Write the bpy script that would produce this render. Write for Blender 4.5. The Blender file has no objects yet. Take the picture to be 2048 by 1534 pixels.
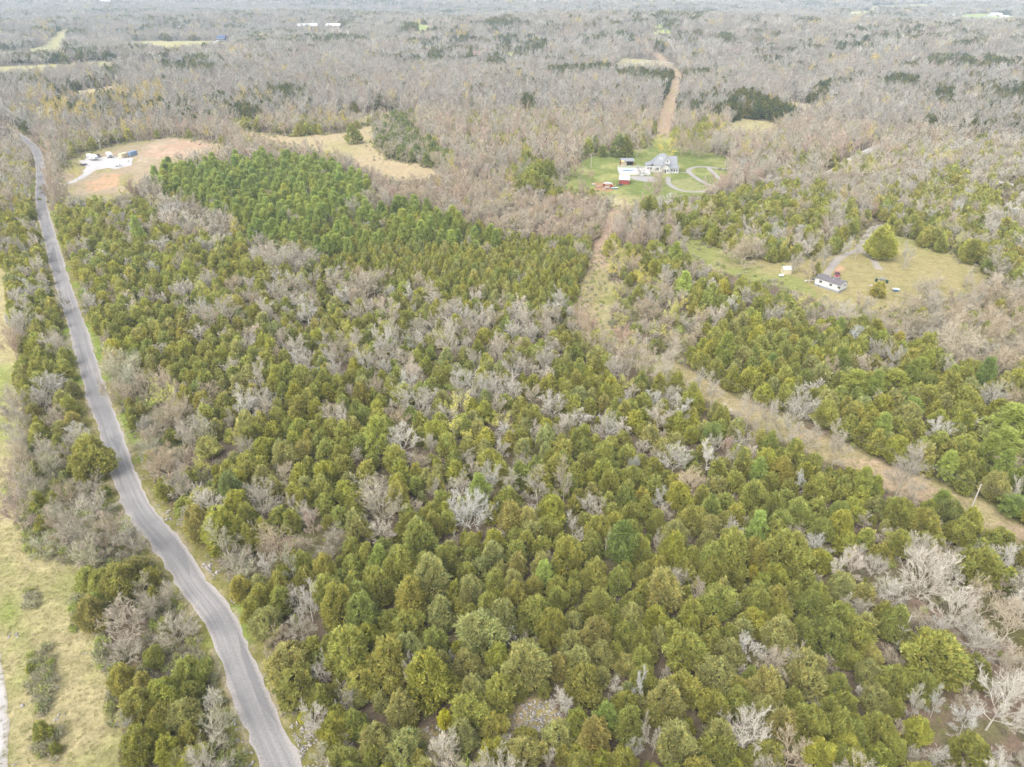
import bpy, math, random
import numpy as np
from math import sin, cos, pi, radians, sqrt

SC = bpy.context.scene
COL = SC.collection
rng = np.random.default_rng(7)
random.seed(7)

# ------------------------------------------------------------------ camera
H_CAM = 100.0
PITCH = radians(30.0)
F = 1422.0                      # focal length in pixels of the 2048 px wide photograph
cd = bpy.data.cameras.new('camera')
cam = bpy.data.objects.new('camera', cd)
COL.objects.link(cam)
cam.location = (0, 0, H_CAM)
cam.rotation_euler = (radians(90) - PITCH, 0, 0)
cd.sensor_width = 36.0
cd.lens = 36.0 * F / 2048.0
cd.clip_start = 0.5
cd.clip_end = 20000
SC.camera = cam

# ------------------------------------------------------------------ sky, sun, exposure
SUN_EL, SUN_ROT = radians(52), radians(215)
w = bpy.data.worlds.new('World')
SC.world = w
w.use_nodes = True
nt = w.node_tree
bg = nt.nodes['Background']
sky = nt.nodes.new('ShaderNodeTexSky')
sky.sky_type = 'NISHITA'
sky.sun_disc = False
sky.sun_elevation = SUN_EL
sky.sun_rotation = SUN_ROT
sky.dust_density = 4.0
sky.air_density = 1.0
sky.ozone_density = 1.0
hs = nt.nodes.new('ShaderNodeHueSaturation')      # a thin overcast: the sky's blue is mostly washed out
hs.inputs['Saturation'].default_value = 0.30
nt.links.new(sky.outputs[0], hs.inputs['Color'])
nt.links.new(hs.outputs[0], bg.inputs[0])
bg.inputs[1].default_value = 0.15
sl = bpy.data.lights.new('sun', 'SUN')
sl.energy = 0.75
sl.angle = radians(60)
sl.color = (1.0, 0.95, 0.87)
sun = bpy.data.objects.new('sun', sl)
COL.objects.link(sun)
# the Nishita sun stands at azimuth SUN_ROT (clockwise from +Y)
sd = (sin(SUN_ROT) * cos(SUN_EL), cos(SUN_ROT) * cos(SUN_EL), sin(SUN_EL))
from mathutils import Vector
sun.rotation_euler = Vector(sd).to_track_quat('Z', 'Y').to_euler()
sun.location = (0, 0, 300)
SC.view_settings.view_transform = 'Standard'
SC.view_settings.look = 'None'
SC.view_settings.gamma = 1
SC.view_settings.exposure = 1.44
cy = SC.cycles
cy.max_bounces = 4
cy.diffuse_bounces = 3
cy.glossy_bounces = 1
cy.transmission_bounces = 1
cy.transparent_max_bounces = 4
cy.volume_bounces = 0
cy.use_denoising = True
cy.denoising_prefilter = 'NONE'
cy.filter_width = 1.6

# ------------------------------------------------------------------ terrain and pixel rays
def smooth(a, b, x):
    t = np.clip((x - a) / (b - a), 0, 1)
    return t * t * (3 - 2 * t)

def terrain(x, y):
    x = np.asarray(x, float); y = np.asarray(y, float)
    d = np.hypot(x, y)
    r = smooth(640, 1500, d)
    h = 12 * np.sin(x / 230 + 0.6) * np.cos(y / 220 - 0.4) + 10 * np.sin((x * .6 + y) / 240 + 1.1) + 6 * np.sin((x * 0.7 - y) / 140)
    h = h * (0.6 + 0.4 * smooth(1500, 3000, d))
    # the broad rise on the right and the valley behind it
    h = h + 20 * np.exp(-((x - 900) / 750) ** 2 - ((y - 1500) / 240) ** 2)
    h = h - 16 * smooth(1750, 2200, y) * smooth(3300, 2600, y)
    h = h + 55 * smooth(3000, 5200, d)
    return r * h

CP, SP = cos(PITCH), sin(PITCH)
def ray(px, py):
    u = (px - 1024.0) / F
    v = (767.0 - py) / F
    return np.array([u, CP + v * SP, -SP + v * CP])

def px2w(px, py, z=0.0):
    """the point at height z above the ground that the photograph shows at (px, py)"""
    d = ray(px, py)
    if d[2] < -0.115:
        t = (H_CAM - z) / -d[2]
        p = d * t
        if np.hypot(p[0], p[1]) < 650:
            return float(p[0]), float(p[1])
    ts = np.arange(300, 6400, 2.0)
    X = d[0] * ts; Y = d[1] * ts; Z = H_CAM + d[2] * ts
    below = Z < terrain(X, Y) + z
    i = int(np.argmax(below)) if below.any() else len(ts) - 1
    return float(X[i]), float(Y[i])

def w2px(x, y, z):
    dz = z - H_CAM
    dep = y * CP - dz * SP
    up = y * SP + dz * CP
    dep = np.maximum(dep, 1e-3)
    return 1024 + F * x / dep, 767 - F * up / dep, dep

def ppm_at(x, y, z=0):
    return F / (y * CP - (z - H_CAM) * SP)

def polyw(pts, z=0.0):
    return np.array([px2w(a, b, z) for a, b in pts])

def pip(x, y, P):
    x = np.asarray(x); y = np.asarray(y)
    ins = np.zeros(x.shape, bool)
    n = len(P)
    j = n - 1
    for i in range(n):
        xi, yi = P[i]; xj, yj = P[j]
        c = ((yi > y) != (yj > y)) & (x < (xj - xi) * (y - yi) / (yj - yi + 1e-12) + xi)
        ins ^= c
        j = i
    return ins

def dline(x, y, L):
    """distance to a polyline"""
    x = np.asarray(x, float); y = np.asarray(y, float)
    best = np.full(x.shape, 1e9)
    for (ax, ay), (bx, by) in zip(L[:-1], L[1:]):
        dx, dy = bx - ax, by - ay
        t = np.clip(((x - ax) * dx + (y - ay) * dy) / (dx * dx + dy * dy + 1e-9), 0, 1)
        best = np.minimum(best, np.hypot(x - ax - t * dx, y - ay - t * dy))
    return best

def _h(i, j, s):
    n = (i.astype(np.int64) * 374761393 + j.astype(np.int64) * 668265263 + s * 974711) & 0x7fffffff
    n = ((n ^ (n >> 13)) * 1274126177) & 0x7fffffff
    return ((n ^ (n >> 16)) & 0xffff) / 65535.0

def vnoise(x, y, scale, seed=0):
    x = np.asarray(x, float) / scale; y = np.asarray(y, float) / scale
    i = np.floor(x); j = np.floor(y)
    fx = x - i; fy = y - j
    fx = fx * fx * (3 - 2 * fx); fy = fy * fy * (3 - 2 * fy)
    a = _h(i, j, seed); b = _h(i + 1, j, seed); c = _h(i, j + 1, seed); d = _h(i + 1, j + 1, seed)
    return (a * (1 - fx) + b * fx) * (1 - fy) + (c * (1 - fx) + d * fx) * fy

def fbm(x, y, scale, seed=0, octv=3):
    s = 0; a = 1; t = 0
    for k in range(octv):
        s = s + a * vnoise(x, y, scale / 2 ** k, seed + k * 17); t += a; a *= 0.55
    return s / t

# ------------------------------------------------------------------ materials
def newmat(name):
    m = bpy.data.materials.new(name)
    m.use_nodes = True
    m.node_tree.nodes.clear()
    return m, m.node_tree.nodes, m.node_tree.links

def plain(name, col, rough=0.7, var=0.10, scale=3.0, metal=0.0):
    """an ordinary surface with faint mottled wear"""
    m, N, L = newmat(name)
    o = N.new('ShaderNodeOutputMaterial'); b = N.new('ShaderNodeBsdfPrincipled')
    tc = N.new('ShaderNodeTexCoord'); n = N.new('ShaderNodeTexNoise'); r = N.new('ShaderNodeMapRange'); mx = N.new('ShaderNodeVectorMath')
    n.inputs['Scale'].default_value = scale; n.inputs['Detail'].default_value = 4
    r.inputs['To Min'].default_value = 1 - var; r.inputs['To Max'].default_value = 1 + var
    mx.operation = 'SCALE'; mx.inputs[0].default_value = col[:3]
    L.new(tc.outputs['Object'], n.inputs['Vector']); L.new(n.outputs['Fac'], r.inputs['Value'])
    L.new(r.outputs[0], mx.inputs['Scale']); L.new(mx.outputs[0], b.inputs['Base Color'])
    b.inputs['Roughness'].default_value = rough; b.inputs['Metallic'].default_value = metal
    L.new(b.outputs[0], o.inputs[0])
    return m

def leafmat(name, trans=0.25):
    """foliage / twigs: the plant's own tint (custom property or instance attribute) times each spray's shade"""
    m, N, L = newmat(name)
    o = N.new('ShaderNodeOutputMaterial')
    t = N.new('ShaderNodeAttribute'); t.attribute_type = 'INSTANCER'; t.attribute_name = 'tint'
    s = N.new('ShaderNodeAttribute'); s.attribute_type = 'GEOMETRY'; s.attribute_name = 'shade'
    mx = N.new('ShaderNodeMix'); mx.data_type = 'RGBA'; mx.blend_type = 'MULTIPLY'; mx.inputs['Factor'].default_value = 1
    L.new(t.outputs['Color'], mx.inputs['A']); L.new(s.outputs['Color'], mx.inputs['B'])
    d = N.new('ShaderNodeBsdfDiffuse'); L.new(mx.outputs['Result'], d.inputs['Color'])
    if trans > 0:
        tr = N.new('ShaderNodeBsdfTranslucent'); L.new(mx.outputs['Result'], tr.inputs['Color'])
        ms = N.new('ShaderNodeMixShader'); ms.inputs[0].default_value = trans
        L.new(d.outputs[0], ms.inputs[1]); L.new(tr.outputs[0], ms.inputs[2]); L.new(ms.outputs[0], o.inputs[0])
    else:
        L.new(d.outputs[0], o.inputs[0])
    return m

M = {}
M['leaf'] = leafmat('cedar_foliage', 0.60)
M['twig'] = leafmat('bare_twigs', 0.0)
M['bark'] = plain('bark', (0.20, 0.165, 0.135), 0.9, 0.25, 2.5)
M['palebark'] = plain('pale_bark', (0.40, 0.365, 0.32), 0.9, 0.25, 2.0)

# ------------------------------------------------------------------ mesh helpers
class MB:
    """collects boxes, prisms, tubes; build() links them as ONE mesh object"""
    def __init__(s): s.v = []; s.f = []; s.mi = []
    def add(s, vs, fs, mi=0):
        o = len(s.v); s.v += [tuple(map(float, p)) for p in vs]; s.f += [tuple(i + o for i in f) for f in fs]; s.mi += [mi] * len(fs)
        return s
    def box(s, x0, y0, z0, x1, y1, z1, mi=0):
        vs = [(x0, y0, z0), (x1, y0, z0), (x1, y1, z0), (x0, y1, z0), (x0, y0, z1), (x1, y0, z1), (x1, y1, z1), (x0, y1, z1)]
        return s.add(vs, [(3, 2, 1, 0), (4, 5, 6, 7), (0, 1, 5, 4), (1, 2, 6, 5), (2, 3, 7, 6), (3, 0, 4, 7)], mi)
    def hexa(s, vs, mi=0):
        return s.add(vs, [(3, 2, 1, 0), (4, 5, 6, 7), (0, 1, 5, 4), (1, 2, 6, 5), (2, 3, 7, 6), (3, 0, 4, 7)], mi)
    def prism(s, prof, y0, y1, mi=0, axis='y'):
        """profile in (a, z) swept along y (or x)"""
        n = len(prof)
        g = (lambda a, z, t: (a, t, z)) if axis == 'y' else (lambda a, z, t: (t, a, z))
        vs = [g(a, z, y0) for a, z in prof] + [g(a, z, y1) for a, z in prof]
        fs = [tuple(range(n))[::-1], tuple(range(n, 2 * n))] + [(i, (i + 1) % n, n + (i + 1) % n, n + i) for i in range(n)]
        return s.add(vs, fs, mi)
    def slab(s, pts, th, mi=0):
        """a sheet through pts (planar polygon) with thickness th below it"""
        n = len(pts)
        vs = [tuple(p) for p in pts] + [(p[0], p[1], p[2] - th) for p in pts]
        fs = [tuple(range(n)), tuple(range(n, 2 * n))[::-1]] + [(i, n + i, n + (i + 1) % n, (i + 1) % n) for i in range(n)]
        return s.add(vs, fs, mi)
    def tube(s, p0, p1, r0, r1=None, n=8, mi=0):
        r1 = r0 if r1 is None else r1
        a = Vector(p0); b = Vector(p1); d = (b - a).normalized()
        u = d.orthogonal().normalized(); v = d.cross(u)
        vs = []
        for p, r in ((a, r0), (b, r1)):
            for k in range(n):
                t = 2 * pi * k / n
                vs.append(p + u * (r * cos(t)) + v * (r * sin(t)))
        fs = [(k, (k + 1) % n, n + (k + 1) % n, n + k) for k in range(n)] + [tuple(range(n))[::-1], tuple(range(n, 2 * n))]
        return s.add(vs, fs, mi)
    def build(s, name, mats, parent=None, bevel=0.0):
        me = bpy.data.meshes.new(name)
        me.from_pydata(s.v, [], s.f)
        mats = mats if isinstance(mats, (list, tuple)) else [mats]
        for m in mats: me.materials.append(m)
        if len(mats) > 1: me.polygons.foreach_set('material_index', s.mi)
        me.update()
        o = bpy.data.objects.new(name, me)
        COL.objects.link(o)
        if parent is not None: o.parent = parent
        if bevel > 0:
            b = o.modifiers.new('edge', 'BEVEL'); b.width = bevel; b.segments = 2; b.limit_method = 'ANGLE'
        return o

def npmesh(name, V, Fq, mats, mi=None, shade=None):
    """numpy quads -> mesh with a per-face 'shade' colour"""
    me = bpy.data.meshes.new(name)
    nv, nf = len(V), len(Fq)
    me.vertices.add(nv); me.vertices.foreach_set('co', np.asarray(V, np.float32).ravel())
    me.loops.add(nf * 4); me.loops.foreach_set('vertex_index', np.asarray(Fq, np.int32).ravel())
    me.polygons.add(nf)
    me.polygons.foreach_set('loop_start', np.arange(nf, dtype=np.int32) * 4)
    for m in mats: me.materials.append(m)
    if mi is not None: me.polygons.foreach_set('material_index', np.asarray(mi, np.int32))
    if shade is not None:
        a = me.attributes.new('shade', 'FLOAT_COLOR', 'FACE')
        c = np.ones((nf, 4), np.float32); c[:, :3] = shade
        a.data.foreach_set('color', c.ravel())
    me.update(calc_edges=True)
    return me

def tag(o, label=None, cat=None, group=None, kind=None):
    if label: o['label'] = label
    if cat: o['category'] = cat
    if group: o['group'] = group
    if kind: o['kind'] = kind
    return o

def empty(name, loc, rz=0.0):
    o = bpy.data.objects.new(name, None)
    o.empty_display_size = 0.3
    COL.objects.link(o)
    o.location = loc; o.rotation_euler = (0, 0, rz)
    return o

def mobj(name, me, parent=None):
    o = bpy.data.objects.new(name, me)
    COL.objects.link(o)
    if parent is not None: o.parent = parent
    return o

# ------------------------------------------------------------------ places on the ground (traced on the photograph, laid on the ground)
ROAD_PX = [(600, 1640), (562, 1534), (521, 1437), (488, 1355), (463, 1293), (435, 1231), (387, 1169), (361, 1127), (332, 1086), (282, 1024), (253, 962),
           (232, 900), (212, 839), (193, 787), (174, 722), (155, 656), (136, 599), (117, 539), (106, 497), (94, 457), (85, 421), (82, 396),
           (82, 372), (82, 348), (80, 323), (70, 299), (47, 277), (22, 262), (-12, 250), (-60, 240)]
ROAD = [px2w(*p) for p in ROAD_PX]
def line(pts, z=0): return [px2w(a, b, z) for a, b in pts]
ROW1 = line([(2200, 1150), (2120, 1110), (2035, 1072), (1940, 1018), (1795, 962), (1640, 890), (1500, 826), (1400, 775), (1330, 735), (1270, 715), (1200, 680), (1165, 640),
             (1182, 580), (1205, 500), (1225, 450), (1245, 405), (1255, 380)])
ROW2 = line([(1322, 300), (1327, 262), (1334, 225), (1345, 190), (1358, 155), (1345, 138), (1330, 125), (1312, 106)])
LANE = line([(1640, 362), (1662, 345), (1700, 320), (1756, 292), (1790, 280)])
LANE2 = line([(2120, 384), (2048, 374), (1990, 362), (1930, 352), (1880, 344), (1800, 338), (1740, 336)])
DRIVE_A = line([(1352, 344), (1366, 345), (1379, 346)])
DRIVE_B = line([(1530, 343), (1487, 340), (1465, 339), (1440, 337), (1416, 334), (1392, 334), (1378, 339.6), (1380, 346), (1397, 359), (1416, 369), (1440, 376)])
DRIVE_C = line([(1416, 334.7), (1433, 352), (1449, 366), (1441, 376), (1416, 382), (1380, 383.6), (1355, 378.7), (1338, 367), (1336, 354)])
DRIVE_D = line([(1650, 552), (1662, 535), (1676, 518), (1698, 506), (1716, 501), (1721, 490), (1735, 471), (1745, 457), (1764, 449)])
DRIVE_E = line([(1718, 503), (1735, 506), (1747, 519), (1759, 540)])
DRIVE_R = line([(92, 371), (114, 369), (138, 366), (160, 357), (178, 344), (200, 333)])
PAD = polyw([(157, 322), (174, 317), (205, 314), (228, 312), (246, 316), (266, 316), (263, 331), (232, 338), (216, 336), (192, 340), (177, 350), (165, 344), (173, 335), (165, 327)])
FAR_DRIVE = line([(438, 81), (429, 85), (431, 89), (440, 92)])

MEADOW = polyw([(-300, 480), (5, 530), (18, 545), (32, 640), (34, 800), (26, 900), (22, 1000), (50, 1110), (160, 1135), (162, 1200), (176, 1258), (212, 1290), (224, 1400),
                (236, 1470), (258, 1534), (300, 1700), (-600, 1700), (-600, 900)])
HLAWN = polyw([(1105, 378), (1130, 345), (1185, 312), (1235, 305), (1290, 296), (1312, 268), (1342, 272), (1352, 292), (1400, 300), (1450, 313), (1462, 332), (1460, 356),
               (1400, 392), (1300, 404), (1262, 430), (1236, 432), (1214, 402), (1180, 385)])
MLAWN = polyw([(1340, 455), (1362, 478), (1440, 492), (1490, 522), (1560, 525), (1600, 520), (1650, 512), (1690, 490), (1720, 478), (1745, 455), (1770, 450), (1800, 470), (1860, 492), (1930, 520), (1990, 555),
               (1960, 590), (1880, 615), (1760, 625), (1650, 612), (1600, 585), (1500, 560), (1430, 540), (1380, 515), (1350, 480)])
RVCLR = polyw([(112, 402), (118, 350), (150, 312), (240, 288), (340, 274), (440, 286), (480, 296), (440, 318), (330, 345), (290, 385), (230, 408), (150, 408)])
CLAY1 = polyw([(268, 313), (280, 300), (300, 286), (345, 279), (400, 283), (430, 292), (405, 303), (330, 318), (280, 326)])
CLAY2 = polyw([(165, 372), (190, 362), (215, 346), (238, 350), (232, 372), (190, 384)])
TANF = polyw([(478, 268), (500, 262), (580, 274), (690, 266), (726, 252), (752, 250), (750, 285), (770, 318), (840, 330), (890, 345), (860, 360), (790, 362), (730, 345), (680, 318), (620, 300), (540, 284)])
TANF2 = polyw([(640, 247), (700, 236), (760, 226), (800, 222), (800, 232), (750, 244), (690, 252)])
FIELD1 = polyw([(245, 86), (290, 82), (420, 82), (470, 87), (470, 94), (400, 98), (330, 104), (285, 98)])
FIELD2 = polyw([(-150, 140), (0, 134), (120, 128), (250, 120), (290, 123), (200, 134), (90, 147), (0, 154), (-150, 162)])
FIELD3 = polyw([(-120, 107), (20, 103), (88, 92), (110, 66), (140, 55), (142, 64), (130, 88), (128, 96), (170, 104), (110, 110), (0, 114), (-120, 119)])
FIELD4 = polyw([(105, 190), (160, 182), (250, 168), (262, 171), (170, 189), (112, 196)])
FIELD5 = polyw([(1690, 24), (1745, 12), (1850, 8), (1872, 14), (1800, 20), (1720, 27)])
FIELD6 = polyw([(1905, 32), (1960, 27), (2040, 34), (2010, 40), (1940, 37)])
FIELD7 = polyw([(1445, 252), (1485, 237), (1530, 242), (1575, 256), (1500, 264)])
FIELD8 = polyw([(1565, 212), (1580, 202), (1640, 214), (1625, 222)])
FIELD9 = polyw([(1232, 130), (1245, 117), (1300, 120), (1345, 128), (1335, 136), (1262, 132), (1205, 144)])
FIELD10 = polyw([(825, 62), (835, 48), (870, 52), (838, 66)])
FIELD11 = polyw([(1302, 50), (1340, 46), (1345, 53), (1310, 58)])
FIELD12 = polyw([(1000, 112), (1016, 104), (1040, 104), (1040, 112), (1020, 115)])
CLEAR_S = [polyw(p) for p in (
    [(985, 1452), (1010, 1415), (1090, 1400), (1120, 1430), (1100, 1462), (1060, 1482), (1010, 1486)],
    [(785, 1462), (820, 1450), (905, 1456), (920, 1490), (870, 1512), (830, 1480)],
    [(600, 1452), (655, 1432), (660, 1462), (620, 1490), (600, 1534), (585, 1500)],
    [(1385, 1165), (1430, 1160), (1490, 1175), (1480, 1188), (1410, 1190)],
    [(1320, 1225), (1360, 1220), (1362, 1240), (1325, 1244)])]
BARE_SE = polyw([(1800, 1180), (1870, 1255), (1900, 1330), (1850, 1360), (1810, 1420), (1800, 1534), (1830, 1700), (2300, 1700), (2200, 1200), (2048, 1300), (1960, 1250)])
REDYARD = polyw([(1180, 366), (1215, 363), (1228, 372), (1226, 383), (1195, 381)])
VERGE_L = polyw([(34, 900), (80, 900), (150, 1000), (200, 1125), (70, 1125), (46, 1100), (32, 1000)])

def ext(P, hs):
    """trees standing just in front of a field would hide it: keep them out too"""
    out = [P]
    for h in hs:
        Q = []
        for x, y in P:
            # the ground point whose h-high tree top lines up with this field point, seen from the flight height
            k = 1 - h / (H_CAM - float(terrain(x, y)))
            Q.append((x * k, y * k))
        out.append(np.array(Q))
    return out
BEND = polyw([(1160, 640), (1182, 600), (1205, 555), (1228, 570), (1226, 620), (1214, 655), (1262, 688), (1332, 722), (1366, 748), (1330, 762), (1258, 738), (1188, 700)])
NOTREE = [BEND, MEADOW, HLAWN, MLAWN, RVCLR, TANF, TANF2, FIELD1, FIELD2, FIELD3, FIELD4, FIELD5, FIELD6, FIELD7, FIELD8, FIELD9, FIELD10, FIELD11, FIELD12] + CLEAR_S
FARF = dict(FIELD1=FIELD1, FIELD2=FIELD2, FIELD3=FIELD3, FIELD4=FIELD4, FIELD5=FIELD5, FIELD6=FIELD6, FIELD7=FIELD7, FIELD8=FIELD8, FIELD9=FIELD9, FIELD10=FIELD10, FIELD11=FIELD11, FIELD12=FIELD12)
for k_, P in FARF.items(): NOTREE += ext(P, (4,) if k_ in ('FIELD2', 'FIELD3') else (4, 7))[1:]
for P in (HLAWN, MLAWN, TANF): NOTREE += ext(P, (3, 5))[1:]
NOTREE += ext(RVCLR, (2,))[1:]
SIGHT = [polyw(p) for p in ([(1640, 553), (1676, 514), (1712, 498), (1730, 470), (1748, 455), (1756, 460), (1738, 492), (1764, 540), (1752, 543), (1728, 508), (1690, 518), (1660, 553)], [(590, 55), (700, 55), (700, 60), (590, 60)], [(430, 78), (470, 79), (470, 84), (430, 84)], [(903, 77), (930, 77), (930, 82), (903, 82)], [(936, 113), (970, 113), (970, 118), (936, 118)],
    [(1882, 32), (1902, 33), (1902, 37), (1882, 37)], [(1976, 30), (2016, 34), (2016, 39), (1976, 37)], [(195, 2), (225, 2), (225, 6), (195, 6)],
    [(1656, 348), (1700, 319), (1758, 290), (1764, 293), (1708, 323), (1664, 353)], [(1985, 358), (2060, 370), (2060, 386), (1985, 370)], [(1906, 346), (1926, 350), (1926, 358), (1906, 354)])]
for k_, P in enumerate(SIGHT): NOTREE += ext(P, (4,) if k_ in (0, 8) else (4, 8, 12))

def clearing(x, y, pad=0.0):
    """True where no tree stands"""
    x = np.asarray(x, float); y = np.asarray(y, float)
    bad = dline(x, y, ROAD) < 4.3 + pad
    bad |= dline(x, y, ROW1) < np.where(y < 190, 4.7, 3.9) + pad
    bad |= dline(x, y, ROW2) < 5.6 + pad
    for L in (LANE, LANE2, DRIVE_B, DRIVE_C, DRIVE_D, DRIVE_E, DRIVE_R): bad |= dline(x, y, L) < 3.6 + pad
    jx = (fbm(x, y, 9, 3) - .5) * np.where(y > 250, 10, 5); jy = (fbm(x, y, 9, 5) - .5) * np.where(y > 250, 10, 5)
    for P in NOTREE: bad |= pip(x + jx, y + jy, P)
    return bad

# ------------------------------------------------------------------ ground: one sheet to the horizon
def lerp(a, b, t): return a * (1 - t[..., None]) + np.asarray(b) * t[..., None]

def build_ground():
    na, r0, r1 = 560, 22.0, 7000.0
    ang = np.linspace(radians(-56), radians(56), na)
    nr = 900
    # rows closer together nearby
    rr = r0 * (r1 / r0) ** np.linspace(0, 1, nr)
    A, R = np.meshgrid(ang, rr)
    X = (R * np.sin(A)).ravel(); Y = (R * np.cos(A) - 8.0).ravel()
    Z = terrain(X, Y)
    d = np.hypot(X, Y)
    jx = (fbm(X, Y, 9, 3) - .5) * 7; jy = (fbm(X, Y, 9, 5) - .5) * 7
    fade = np.clip(1.2 - d / 900, 0.35, 1)
    n1 = fbm(X, Y, 14, 11); n2 = fbm(X, Y, 4.5, 12); n3 = fbm(X, Y, 60, 13); n4 = vnoise(X, Y, 1.6, 14)
    # leaf litter, moss and low weeds of the forest floor
    C = np.tile(np.array([0.175, 0.135, 0.095]), (len(X), 1))
    C = lerp(C, (0.16, 0.155, 0.055), smooth(.46, .68, n1) * .8)
    C = lerp(C, (0.27, 0.225, 0.13), smooth(.52, .75, n2) * .7)
    far = smooth(500, 900, d)
    C = lerp(C, (0.19, 0.165, 0.125), far)
    def paint(P, col, k=1.0, mix=None, mixn=None, rag=1.0):
        nonlocal C
        m = pip(X + jx * fade * rag, Y + jy * fade * rag, P).astype(float) * k
        col = np.tile(np.asarray(col, float), (len(X), 1))
        if mix is not None: col = lerp(col, mix, mixn)
        C = C * (1 - m[:, None]) + col * m[:, None]
    tan = (0.45, 0.39, 0.21); grn = (0.245, 0.285, 0.075)
    paint(BARE_SE, (0.30, 0.215, 0.16), .8, (0.22, 0.2, 0.1), smooth(.5, .7, n2))
    paint(VERGE_L, (0.27, 0.25, 0.11), 1, (0.22, 0.24, 0.08), smooth(.4, .7, n2))
    paint(MEADOW, tan, 1, grn, np.clip(smooth(.44, .72, n1) * .5 + smooth(.55, .75, n2) * .2, 0, .7))
    Lx = px2w(10, 1400)
    m = dline(X, Y, line([(30, 1700), (28, 1400), (20, 1250), (10, 1120), (5, 900), (5, 700)]))
    C = lerp(C, (0.28, 0.32, 0.09), np.clip(1 - m / 3.0, 0, 1) * smooth(.35, .65, n1) * .8)
    lawn = (0.200, 0.240, 0.075)
    paint(HLAWN, lawn, 1, (0.36, 0.36, 0.14), smooth(.5, .72, n1) * .8, rag=.5)
    paint(polyw([(1214, 385), (1290, 385), (1300, 404), (1262, 430), (1236, 432)]), (0.37, 0.34, 0.16), .9, lawn, smooth(.5, .6, n2))
    paint(polyw([(1212, 392), (1240, 396), (1262, 412), (1240, 424), (1226, 410)]), (0.46, 0.40, 0.24), .9)
    paint(polyw([(1312, 266), (1345, 266), (1345, 285), (1312, 285)]), (0.34, 0.36, 0.13), .7)
    paint(REDYARD, (0.42, 0.23, 0.14), .8)
    paint(polyw([(1380, 355), (1400, 368), (1404, 382), (1340, 378), (1338, 362)]), (0.33, 0.33, 0.15), .8)
    paint(MLAWN, (0.37, 0.32, 0.15), 1, (0.235, 0.25, 0.075), np.clip(smooth(.46, .66, n3) * .7 + smooth(.6, .75, n2) * .2, 0, 1), rag=1.3)
    paint(polyw([(1340, 455), (1440, 492), (1500, 530), (1620, 560), (1640, 600), (1500, 560), (1380, 515)]), (0.24, 0.285, 0.08), .7, (0.36, 0.34, 0.15), smooth(.5, .7, n1))
    paint(polyw([(1640, 612), (1760, 625), (1880, 615), (1990, 580), (2060, 575), (2200, 740), (1990, 735), (1850, 680), (1700, 640)]), (0.36, 0.315, 0.19), .85, (0.28, 0.27, 0.12), smooth(.5, .7, n1))
    paint(polyw([(1664, 531), (1682, 528), (1694, 536), (1690, 544), (1668, 543)]), (0.55, 0.36, 0.22), .9)
    paint(RVCLR, (0.40, 0.32, 0.215), 1, (0.34, 0.30, 0.15), smooth(.48, .66, n1), rag=1.8)
    paint(CLAY1, (0.50, 0.35, 0.24), .95, (0.42, 0.35, 0.24), smooth(.44, .56, fbm(X * .45, Y * 1.6, 14, 77)))
    paint(CLAY1, (0.60, 0.44, 0.32), .8 * smooth(.55, .7, n2))
    paint(CLAY2, (0.55, 0.35, 0.22), .9, (0.36, 0.3, 0.16), smooth(.5, .65, n2))
    paint(TANF, (0.48, 0.385, 0.235), 1, (0.40, 0.35, 0.18), smooth(.4, .7, n3), rag=1.4)
    paint(TANF2, (0.42, 0.37, 0.18), rag=1.)
    for P, c in ((FIELD1, (0.44, 0.41, 0.20)), (FIELD2, (0.44, 0.41, 0.20)), (FIELD3, (0.40, 0.385, 0.205)), (FIELD4, (0.62, 0.48, 0.34)),
                 (FIELD5, (0.50, 0.50, 0.27)), (FIELD6, (0.34, 0.44, 0.17)), (FIELD7, (0.43, 0.38, 0.20)), (FIELD8, (0.44, 0.37, 0.23)),
                 (FIELD9, (0.42, 0.39, 0.22)), (FIELD10, (0.36, 0.44, 0.15)), (FIELD11, (0.36, 0.45, 0.14)), (FIELD12, (0.33, 0.42, 0.10))):
        for P2 in ext(P, (4,) if P is FIELD2 or P is FIELD3 else (4, 7))[::-1]: paint(P2, c, 1, (0.46, 0.42, 0.22), smooth(.45, .7, n3) * .7, rag=.6)
    paint(BEND, (0.40, 0.355, 0.19), .9, (0.29, 0.285, 0.10), smooth(.45, .7, n1))
    # cleared power-line corridors: tan cut grass, redder far ahead
    m1 = np.clip((5.3 - dline(X + jx * .5, Y + jy * .5, ROW1)) / 1.2, 0, 1)
    up = smooth(215, 260, Y)
    cc = lerp(np.tile(np.array([0.45, 0.345, 0.225]), (len(X), 1)), (0.34, 0.31, 0.14), smooth(.45, .7, n1) * .6 + .62 * smooth(135, 185, Y) * smooth(320, 270, Y))
    cc = lerp(cc, (0.50, 0.36, 0.26), smooth(258, 272, Y) * smooth(338, 322, Y) * .8)
    m1 = m1 * smooth(358, 338, Y)
    C = lerp(C, 1.0, m1 * 0) * (1 - m1[:, None]) + cc * m1[:, None]
    m2 = np.clip((6.3 - dline(X + jx * .4, Y + jy * .4, ROW2)) / 1.5, 0, 1) * smooth(500, 540, Y)
    cc = lerp(np.tile(np.array([0.44, 0.325, 0.235]), (len(X), 1)), (0.42, 0.36, 0.18), smooth(.5, .7, n2))
    C = C * (1 - m2[:, None]) + cc * m2[:, None]
    for P in CLEAR_S[:2]:
        paint(P, (0.42, 0.33, 0.21), .8, (0.34, 0.29, 0.12), smooth(.45, .65, n2))
    paint(CLEAR_S[2], (0.36, 0.31, 0.18), .9)
    for P in CLEAR_S[3:]: paint(P, (0.27, 0.19, 0.12), .9, (0.3, 0.26, 0.1), smooth(.5, .65, n2))
    # grassy verges along the road
    dr = dline(X, Y, ROAD)
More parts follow.
